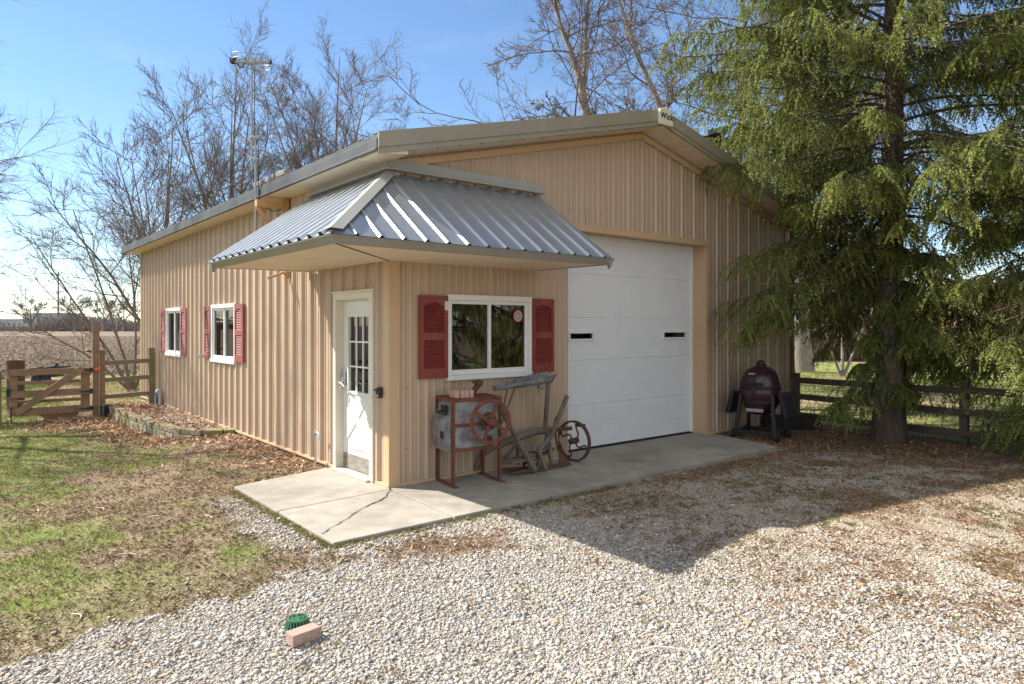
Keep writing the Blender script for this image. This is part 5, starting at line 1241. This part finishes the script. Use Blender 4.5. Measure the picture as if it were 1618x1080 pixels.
# -------- spruces
M_DEADW = M('spruce_twig_wood', (.075,.052,.038), (.13,.095,.07), 6, .9)
def spruce(label, base, H, R0, seed, nb, tw_per, zmin, zdense=8.0, extra=(), lenf=None, wd=.0080, r_tr=.175):
    """drooping Norway-type spruce; extra: (height, azimuth, length) of single boughs"""
    g = np.random.default_rng(seed)
    t = thing('spruce_tree', label, 'spruce', base)
    K = 14; q = np.linspace(0, 1, K)
    P = np.stack([base[0]+.05*np.sin(q*5), base[1]+.05*np.cos(q*4), base[2]-.1+q*H], 1); Rr = (r_tr*(1-q)**.9+.02)*(1+.35*np.exp(-q*30))
    npmesh('trunk', *tubes(P[None], Rr[None], 14), SBARK, t, smooth=True)
    n1 = int(nb*.88)
    zb = np.concatenate([zmin+(zdense-zmin)*(np.arange(n1)+g.random(n1))/n1, zdense+(H*.97-zdense)*g.random(nb-n1)])
    az = g.uniform(0, 2*PI, nb)
    L_ = R0*(1-zb/H)**.72*g.uniform(.60, 1.12, nb)+.2
    if lenf: L_ = L_*lenf(az, zb)
    if extra:
        ex = np.array(extra, float); zb = np.concatenate([zb, ex[:, 0]]); az = np.concatenate([az, ex[:, 1]]); L_ = np.concatenate([L_, ex[:, 2]])
    ok = L_ > .3; zb, az, L_ = zb[ok], az[ok], L_[ok]; nb = len(zb)
    low = sst(.68, .15, zb/H)
    K = 12; s = np.linspace(0, 1, K)[None]
    dirh = np.stack([np.cos(az), np.sin(az), 0*az], 1); side = np.stack([-np.sin(az), np.cos(az), 0*az], 1)
    bend = g.normal(0, .12, nb); up0 = g.normal(.10, .10, nb)
    prof_z = ((up0+(1-low)*.40)[:, None]*s-(.95*low+.12)[:, None]*s**2*.85+(.36*low+.12)[:, None]*s**3.6)*L_[:, None]
    PB = np.array(base)[None, None]+dirh[:, None]*(s*L_[:, None]*.96)[..., None]+side[:, None]*(bend[:, None]*s**2*L_[:, None])[..., None]
    PB[:, :, 2] = base[2]+zb[:, None]+prof_z
    PB += g.normal(0, .02, PB.shape)*s[..., None]
    PB[:, :, 2] = np.maximum(PB[:, :, 2], base[2]+.08)
    RB = (.005+.0065*L_)[:, None]*(1-.9*s)+.002
    wood = [tubes(PB, RB, 5)]
    up = np.array((0,0,1.0))
    def sub(PB, LB, n, t0, t1, la, lb, droop, fwd, hang, ref):
        B = len(PB); tt = t0+(t1-t0)*(np.arange(n)[None]+g.random((B, n)))/n
        p = at(PB, tt); tan = at(np.gradient(PB, axis=1), tt); tan /= np.linalg.norm(tan, axis=2, keepdims=True)+1e-9
        sd = np.cross(tan, up); sd /= np.linalg.norm(sd, axis=2, keepdims=True)+1e-9
        sg = np.where(g.random(tt.shape) < .5, -1, 1)[..., None]
        d = sd*sg*g.uniform(.5, 1.0, tt.shape)[..., None]+tan*fwd-up*hang*g.uniform(.3, 1.2, tt.shape)[..., None]+g.normal(0, .15, p.shape)
        d /= np.linalg.norm(d, axis=2, keepdims=True)
        ln = g.uniform(la, lb, tt.shape)*np.clip(LB[:, None]/ref+.35, .4, 1)*(1.1-.5*tt)
        p = p.reshape(-1, 3); d = d.reshape(-1, 3); ln = ln.reshape(-1); K2 = 6; ss = np.linspace(0, 1, K2)
        Q = p[:, None]+d[:, None]*(ss[None]*ln[:, None])[..., None]; Q[:, :, 2] -= droop*ln[:, None]*ss[None]**1.7
        Q[:, :, 2] = np.maximum(Q[:, :, 2], base[2]+.03)
        return Q, ln, tt.reshape(-1)
    S1, l1, t1_ = sub(PB, L_, int(tw_per*1.25), .14, 1.0, .26, .66, .52, .68, .12, R0)
    S2, l2, t2_ = sub(S1, l1, 6, .08, 1.0, .14, .36, .75, .60, .50, .7)
    S3, l3, t3_ = sub(PB, L_, int(tw_per*1.15), .12, .94, .30, 1.05, .30, .12, 2.6, R0)
    K6 = np.arange(6)/5
    TP = np.concatenate([at(PB, np.repeat((a0+.25*K6)[None], nb, 0)) for a0 in (.30,.50,.70,.76)], 0)
    wood.append(tubes(S1, np.repeat((.0032*(1-.7*np.linspace(0, 1, 6)))[None], len(S1), 0), 3))
    D, ld, td = sub(PB[zb < 9], L_[zb < 9], 11, .05, .60, .25, .8, .5, .3, 1.8, R0)
    wood.append(tubes(D, np.repeat((.0028*(1-.6*np.linspace(0, 1, 6)))[None], len(D), 0), 3))
    V, Fq = join(wood); npmesh('branches', V, Fq, M_DEADW, t)
    tw = np.concatenate([S1, S2, S3, TP], 0)
    ln = np.concatenate([l1, l2, l3, np.tile(L_*.25, 4)]); rel = np.concatenate([t1_, np.repeat(t1_, 6), t3_, np.repeat((.4,.6,.8,1.0), nb)])
    hang = np.concatenate([0*l1, 0*l2+.3, 0*l3+1, np.zeros(4*nb)])
    drop = ~((rel < .42) & (g.random(len(tw)) < .68)); drop |= tw[:, 0, 2] > 8.5+base[2]
    tw, ln, rel, hang = tw[drop], ln[drop], rel[drop], hang[drop]
    n = len(tw); ns = 11; m = 4
    # per twig character: fresh green, old green, or brown dead hanging
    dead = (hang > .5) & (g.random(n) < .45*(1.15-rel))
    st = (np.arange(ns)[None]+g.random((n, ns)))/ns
    p = at(tw, st); tan = at(np.gradient(tw, axis=1), st); tan /= np.linalg.norm(tan, axis=2, keepdims=True)+1e-9
    p = np.repeat(p.reshape(-1, 3), m, 0); tan = np.repeat(tan.reshape(-1, 3), m, 0)
    rv = g.normal(size=p.shape); rv -= (rv*tan).sum(1, keepdims=True)*tan; rv /= np.linalg.norm(rv, axis=1, keepdims=True)+1e-9
    stf = np.repeat(st.reshape(-1), m); R_ = lambda a: np.repeat(np.repeat(a, ns), m)
    nl = R_(g.uniform(.032, .050, n)*(1-.25*hang)*np.where(dead, .6, 1))*(1-.25*stf)
    dn = tan*.85+rv*.65; dn /= np.linalg.norm(dn, axis=1, keepdims=True)
    wv = np.cross(dn, g.normal(size=dn.shape)); wv /= np.linalg.norm(wv, axis=1, keepdims=True)+1e-9
    ww = R_(np.where(dead, wd*.55, wd))[:, None]
    V = np.stack([p-wv*ww, p+wv*ww, p+dn*nl[:, None]], 1).reshape(-1, 3)
    Fq = np.arange(len(V)).reshape(-1, 3)
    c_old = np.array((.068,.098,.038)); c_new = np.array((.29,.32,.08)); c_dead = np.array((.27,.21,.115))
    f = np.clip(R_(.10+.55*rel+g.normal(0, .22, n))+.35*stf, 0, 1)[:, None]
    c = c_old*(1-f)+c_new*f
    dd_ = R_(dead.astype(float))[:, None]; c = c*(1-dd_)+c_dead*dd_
    c = c*R_(g.normal(1, .20, n).clip(.5, 1.5))[:, None]
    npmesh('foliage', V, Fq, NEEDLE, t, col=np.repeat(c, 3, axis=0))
    return t
LEFT = math.atan2(.632, -.775)          # azimuth pointing along the front of the shed
def lenA(az, zb):
    l = np.cos(az-LEFT); f = np.where((l > .15) & (zb < 3.3), .30, 1.0)
    f = np.where((l > .15) & (zb >= 3.3) & (zb < 4.6), .62, f)
    front = np.cos(az-math.atan2(-.775, -.632))
    return f*np.where(zb < 2.0, .42, 1)*np.where((front > -.1) & (zb < 3.0), .28, 1)*np.where((front > .2) & (zb >= 3.0) & (zb < 3.9), .6, 1)*np.where((l < -.2) & (zb < 2.6), .5, 1)
EXA = [(3.45, LEFT+.10, 2.5), (3.2, LEFT+.28, 2.15), (4.4, LEFT+.35, 2.9), (4.7, LEFT-.12, 2.7), (5.2, LEFT+.22, 3.0), (5.9, LEFT+.02, 3.5), (6.2, LEFT+.3, 3.4), (6.6, LEFT-.15, 3.3), (5.4, LEFT+.5, 3.1), (4.0, LEFT+.75, 2.6),
       (7.0, LEFT+.15, 3.2), (7.4, LEFT+.4, 3.1), (3.0, LEFT+.14, 2.55), (2.85, LEFT+.02, 2.35), (3.15, LEFT+.07, 2.5), (1.2, LEFT+.50, 1.5)]
spruce('large drooping spruce overhanging the front corner of the shed', (7.30,-2.05,-.12), 15.5, 3.7, 51, 185, 23, .9, extra=EXA, lenf=lenA)
def lenB(az, zb):
    l = np.cos(az-math.atan2(-.5, -.85)); return np.where((l > .6) & (zb < 1.2), .75, 1.0)
spruce('spruce whose low boughs sweep onto the gravel nearest the drive', (8.65,-5.15,-.12), 14, 3.1, 52, 150, 22, .35, lenf=lenB, extra=[(.9, LEFT+.1, 2.5), (1.2, LEFT+.45, 2.7), (1.7, LEFT-.15, 2.6), (2.1, LEFT+.25, 2.9), (2.5, LEFT+.6, 2.8), (3.0, LEFT+.1, 3.0), (1.0, LEFT+.8, 2.6), (.75, LEFT+.35, 2.5), (3.5, LEFT+.4, 3.1), (1.5, LEFT+.2, 2.7), (2.3, LEFT+.4, 3.3), (2.8, LEFT+.3, 3.3), (3.2, LEFT+.55, 3.2), (.6, LEFT+.6, 2.9), (.7, LEFT+.2, 2.8), (3.9, LEFT+.2, 3.2)])
spruce('dense spruce behind the fence between the two nearer spruces', (12.0,-3.2,-.25), 15, 3.3, 53, 120, 17, 1.6, wd=.012)
spruce('spruce behind the shed roof, rising past the flue', (11.4,1.9,-.25), 16, 3.4, 54, 120, 16, 3.2, wd=.012)
spruce('spruce on the far side of the drive, mirrored in the front window', (7.2,-9.8,-.12), 14, 3.2, 55, 150, 16, .5, wd=.012)

# -------- tall dry brush behind the meadow and far trees
def brush(cx, cy, h, w, n, colr, name, lab, spread=.25):
    a = rng.uniform(0, 2*PI, n); d = np.stack([np.cos(a), np.sin(a), 0*a], 1)
    l = np.stack([rng.normal(0, spread, n), rng.normal(0, spread, n), 0*a], 1); p = np.stack([cx, cy, np.full(n, -.4)], 1); up = np.array((0,0,1.0))
    V = np.stack([p-d*w[:, None], p+d*w[:, None], p+l*h[:, None]*.5+up*h[:, None]*.6+d*w[:, None]*.8, p+l*h[:, None]+up*h[:, None]], 1)
    return tag(npmesh(name, V.reshape(-1, 3), np.arange(n*4).reshape(n, 4), FARTREE, col=np.repeat(colr, 4, axis=0)), lab, 'brush', kind='stuff')
n = 26000
dd = rng.uniform(38, 52, n); ll = rng.uniform(.30, .85, n)*dd
cx = CAM[0]+dd*FW[0]+ll*RT[0]; cy = CAM[1]+dd*FW[1]+ll*RT[1]
colr = np.where(rng.random((n, 1)) < .7, np.array((.40,.27,.20)), np.array((.25,.16,.12)))*rng.normal(1, .22, n).clip(.5, 1.5)[:, None]
brush(cx, cy, rng.uniform(1.8, 5.2, n)*(.75+.5*fbm(cx, cy, .15, 3)), rng.uniform(.012,.03, n), n, colr, 'dry_brush', 'tall tan dry brush beyond the meadow behind the spruces')
n = 52000
dd = rng.uniform(250, 285, n); ll = (rng.uniform(-900, 480, n)-809)/1095*dd
cx = CAM[0]+dd*FW[0]+ll*RT[0]; cy = CAM[1]+dd*FW[1]+ll*RT[1]
colr = np.where(rng.random((n, 1)) < .6, np.array((.30,.25,.225)), np.array((.235,.215,.215)))*rng.normal(1, .2, n).clip(.5, 1.5)[:, None]
hh = 1.6+4.2*sst(.35, .75, fbm(ll, dd*0, .035, 7))+2.2*sst(-180, -168, ll)
brush(cx, cy, rng.uniform(.4, 1, n)*hh, rng.uniform(.04,.10, n), n, colr, 'far_wood', 'far line of grey-brown leafless brush at the edge of the field', .3)
FT = M('far_bark', (.15,.13,.125), (.20,.175,.165), 3, .9)
for px_, dp, h_, sd, lab in ((48, 245, 11, 61, 'small round-topped bare tree in front of the far white building'), (118, 240, 12.5, 62, 'wide flat-topped far bare tree beside the tall utility pole'), (163, 243, 11.5, 63, 'far bare tree seen above the short fence beside the tall gate post'), (195, 247, 12, 64, 'far bare tree next to the shed corner behind the leaning shrub')):
    b = wpos(px_, dp, -.4)
    bare_tree('far_tree', lab, b, [([(0,0,0),(.2,0,h_*.3),(.1,0,h_*.6),(.4,.2,h_*.9)], 1), ([(0,0,h_*.25),(-1.5,1.2,h_*.5),(-2.4,2,h_*.7),(-3,2.5,h_*.85)], .7), ([(0,0,h_*.25),(1.5,-1.2,h_*.5),(2.4,-2,h_*.7),(3,-2.5,h_*.85)], .7)], sd, .32, LV(9,7,5,3, .02, 55, .5, .06, .3), bark=FT, twig=FT, group=None)
# far buildings
def hall(name, lab, px0, px1, dp, h, m, m2):
    a = Vector(wpos(px0, dp, -.4)); b = Vector(wpos(px1, dp, -.4)); back = Vector((FW[0], FW[1], 0))*18
    t = thing(name, lab, 'building', tuple(a))
    mb = MB(); mb.prism([a, b, b+back, a+back], (0,0,h)); mb.build('walls', m, t)
    mb = MB(); u = Vector((0,0,h)); e = (b-a).normalized()*.4; f = back.normalized()*.4; mb.prism([a-e-f+u, b+e-f+u, b+e+back+f+u, a-e+back+f+u], (0,0,.7)); mb.build('roof', m2, t)
    mb = MB(); nW = 7
    for k in range(nW):
        q0, q1 = (k+.2)/nW, (k+.8)/nW; p, r = a.lerp(b, q0)-f*.12, a.lerp(b, q1)-f*.12
        mb.prism([p+Vector((0,0,h*.45)), r+Vector((0,0,h*.45)), r+Vector((0,0,h*.72)), p+Vector((0,0,h*.72))], f*.1)
    mb.build('window_band', M('far_windows', (.16,.20,.24), (.2,.25,.29), 1, .3), t)
    return t
FW1 = M('far_wall_white', (.62,.62,.58), (.66,.66,.62), .3, .8); FW2 = M('far_wall_grey', (.38,.42,.45), (.42,.46,.49), .3, .8); FR = M('far_roof', (.40,.44,.42), (.45,.48,.46), .3, .7)
hall('far_building', 'small white building at the edge of the field', 36, 54, 300, 6.6, FW1, FR)
hall('far_building', 'long grey-green warehouse behind the utility pole at the field edge', 54, 93, 302, 7.0, FW2, FR)
hall('far_building', 'lowest of the far buildings, grey and flat, beside the white one', -20, 34, 310, 4.4, FW2, FR)
# utility pole and wires
b = Vector(wpos(92, 285, -.4))
t = thing('utility_pole', 'tall dark utility pole rising over the far trees', 'utility pole', tuple(b))
mb = MB(); mb.tube([b, b+Vector((0,0,24))], [.36,.24], 10); mb.build('pole', M('pole_wood', (.13,.10,.09), (.17,.14,.12), 2, .9), t, smooth=True)
ev = Vector((RT[0], RT[1], 0))
for zz, wd_ in ((23.6, 1.6), (15.8, 1.1)):
    mb = MB()
    for s in (-1, 1): mb.bar(b+Vector((0,0,zz-.9)), b+ev*wd_*s+Vector((0,0,zz+.4)), .18, .18)
    mb.build('crossarm', FT, t)
mb = MB()
for zz, s in ((23.8,-1.5), (23.8,1.5), (16.2,-1.0), (9.8,0)):
    for dr in (-1, 1):
        pts = []
        for q in np.linspace(0, 1, 12):
            pts.append(b+ev*(s*.5)+ev*dr*95*q+Vector((0,0,zz-4.2*4*q*(1-q)*.55)))
        mb.tube(pts, .028, 4, caps=False)
mb.build('wires', FT, t)

# ------------------------------------------------------------------ light, sky, camera
SUN = Vector((-.62,.87,1.0)); el = math.asin(SUN.z/SUN.length); az = math.atan2(SUN.x, SUN.y)
w = bpy.data.worlds.new('World'); sc.world = w; w.use_nodes = True
N = w.node_tree.nodes; L = w.node_tree.links; bg = N['Background']
sk = N.new('ShaderNodeTexSky'); sk.sky_type = 'NISHITA'; sk.sun_disc = False; sk.sun_elevation = el; sk.sun_rotation = az
sk.air_density = 1.0; sk.dust_density = .02; sk.ozone_density = 2.6
sk.altitude = 300
hs = N.new('ShaderNodeHueSaturation'); hs.inputs['Saturation'].default_value = 1.06; hs.inputs['Value'].default_value = .74
L.new(sk.outputs[0], hs.inputs['Color'])
tc = N.new('ShaderNodeTexCoord')
def noise_cloud(scale, st, lo, hi, seed):
    mp = N.new('ShaderNodeMapping'); mp.inputs['Scale'].default_value = st; mp.inputs['Location'].default_value = (seed, seed*.7, 0)
    L.new(tc.outputs['Generated'], mp.inputs[0])
    nz = N.new('ShaderNodeTexNoise'); nz.inputs['Scale'].default_value = scale; nz.inputs['Detail'].default_value = 9; nz.inputs['Roughness'].default_value = .58; nz.inputs['Distortion'].default_value = .3
    L.new(mp.outputs[0], nz.inputs['Vector'])
    mr = N.new('ShaderNodeMapRange'); mr.interpolation_type = 'SMOOTHSTEP'; mr.inputs[1].default_value = lo; mr.inputs[2].default_value = hi
    L.new(nz.outputs['Fac'], mr.inputs[0]); return mr.outputs[0]
# unseen cloud bank added behind the camera to lift the shade, thin veil elsewhere
dt = N.new('ShaderNodeVectorMath'); dt.operation = 'DOT_PRODUCT'; dt.inputs[1].default_value = (-.60, -.74, .30); L.new(tc.outputs['Generated'], dt.inputs[0])
ms_ = N.new('ShaderNodeMapRange'); ms_.interpolation_type = 'SMOOTHSTEP'; ms_.inputs[1].default_value = -.05; ms_.inputs[2].default_value = .45; L.new(dt.outputs['Value'], ms_.inputs[0])
mu_ = N.new('ShaderNodeMath'); mu_.operation = 'MULTIPLY'; L.new(ms_.outputs[0], mu_.inputs[0]); L.new(noise_cloud(2.2, (1,1,2.2), .36, .56, 3.1), mu_.inputs[1])
mx1 = N.new('ShaderNodeMix'); mx1.data_type = 'RGBA'; L.new(mu_.outputs[0], mx1.inputs['Factor']); L.new(hs.outputs[0], mx1.inputs['A']); mx1.inputs['B'].default_value = (5.1, 5.1, 5.1, 1)
vm = N.new('ShaderNodeMath'); vm.operation = 'MULTIPLY'; vm.inputs[1].default_value = .16; L.new(noise_cloud(3.0, (1,1,3.5), .50, .78, 8.4), vm.inputs[0])
mx2 = N.new('ShaderNodeMix'); mx2.data_type = 'RGBA'; L.new(vm.outputs[0], mx2.inputs['Factor']); L.new(mx1.outputs['Result'], mx2.inputs['A']); mx2.inputs['B'].default_value = (5.0, 5.2, 5.4, 1)
L.new(mx2.outputs['Result'], bg.inputs[0]); bg.inputs[1].default_value = .125
sd = bpy.data.lights.new('sun', 'SUN'); sd.energy = 5.0; sd.angle = math.radians(.53); sd.color = (1, .93, .835)
so = bpy.data.objects.new('sun', sd); COL.objects.link(so); so.rotation_euler = SUN.to_track_quat('Z', 'Y').to_euler(); so.location = (-20, 26, 30)
cd = bpy.data.cameras.new('camera'); co = bpy.data.objects.new('camera', cd); COL.objects.link(co); sc.camera = co
cd.sensor_width = 36; cd.lens = 36*1095/1618; cd.shift_y = -26/1618; cd.clip_end = 5000; cd.clip_start = .05
co.location = (-3.617,-6.470,1.70); co.rotation_euler = (PI/2, 0, -math.atan2(FW[0], FW[1]))
sc.view_settings.view_transform = 'Standard'; sc.view_settings.look = 'None'; sc.view_settings.exposure = 1.10; sc.view_settings.gamma = 1
sc.cycles.max_bounces = 8; sc.cycles.transparent_max_bounces = 12
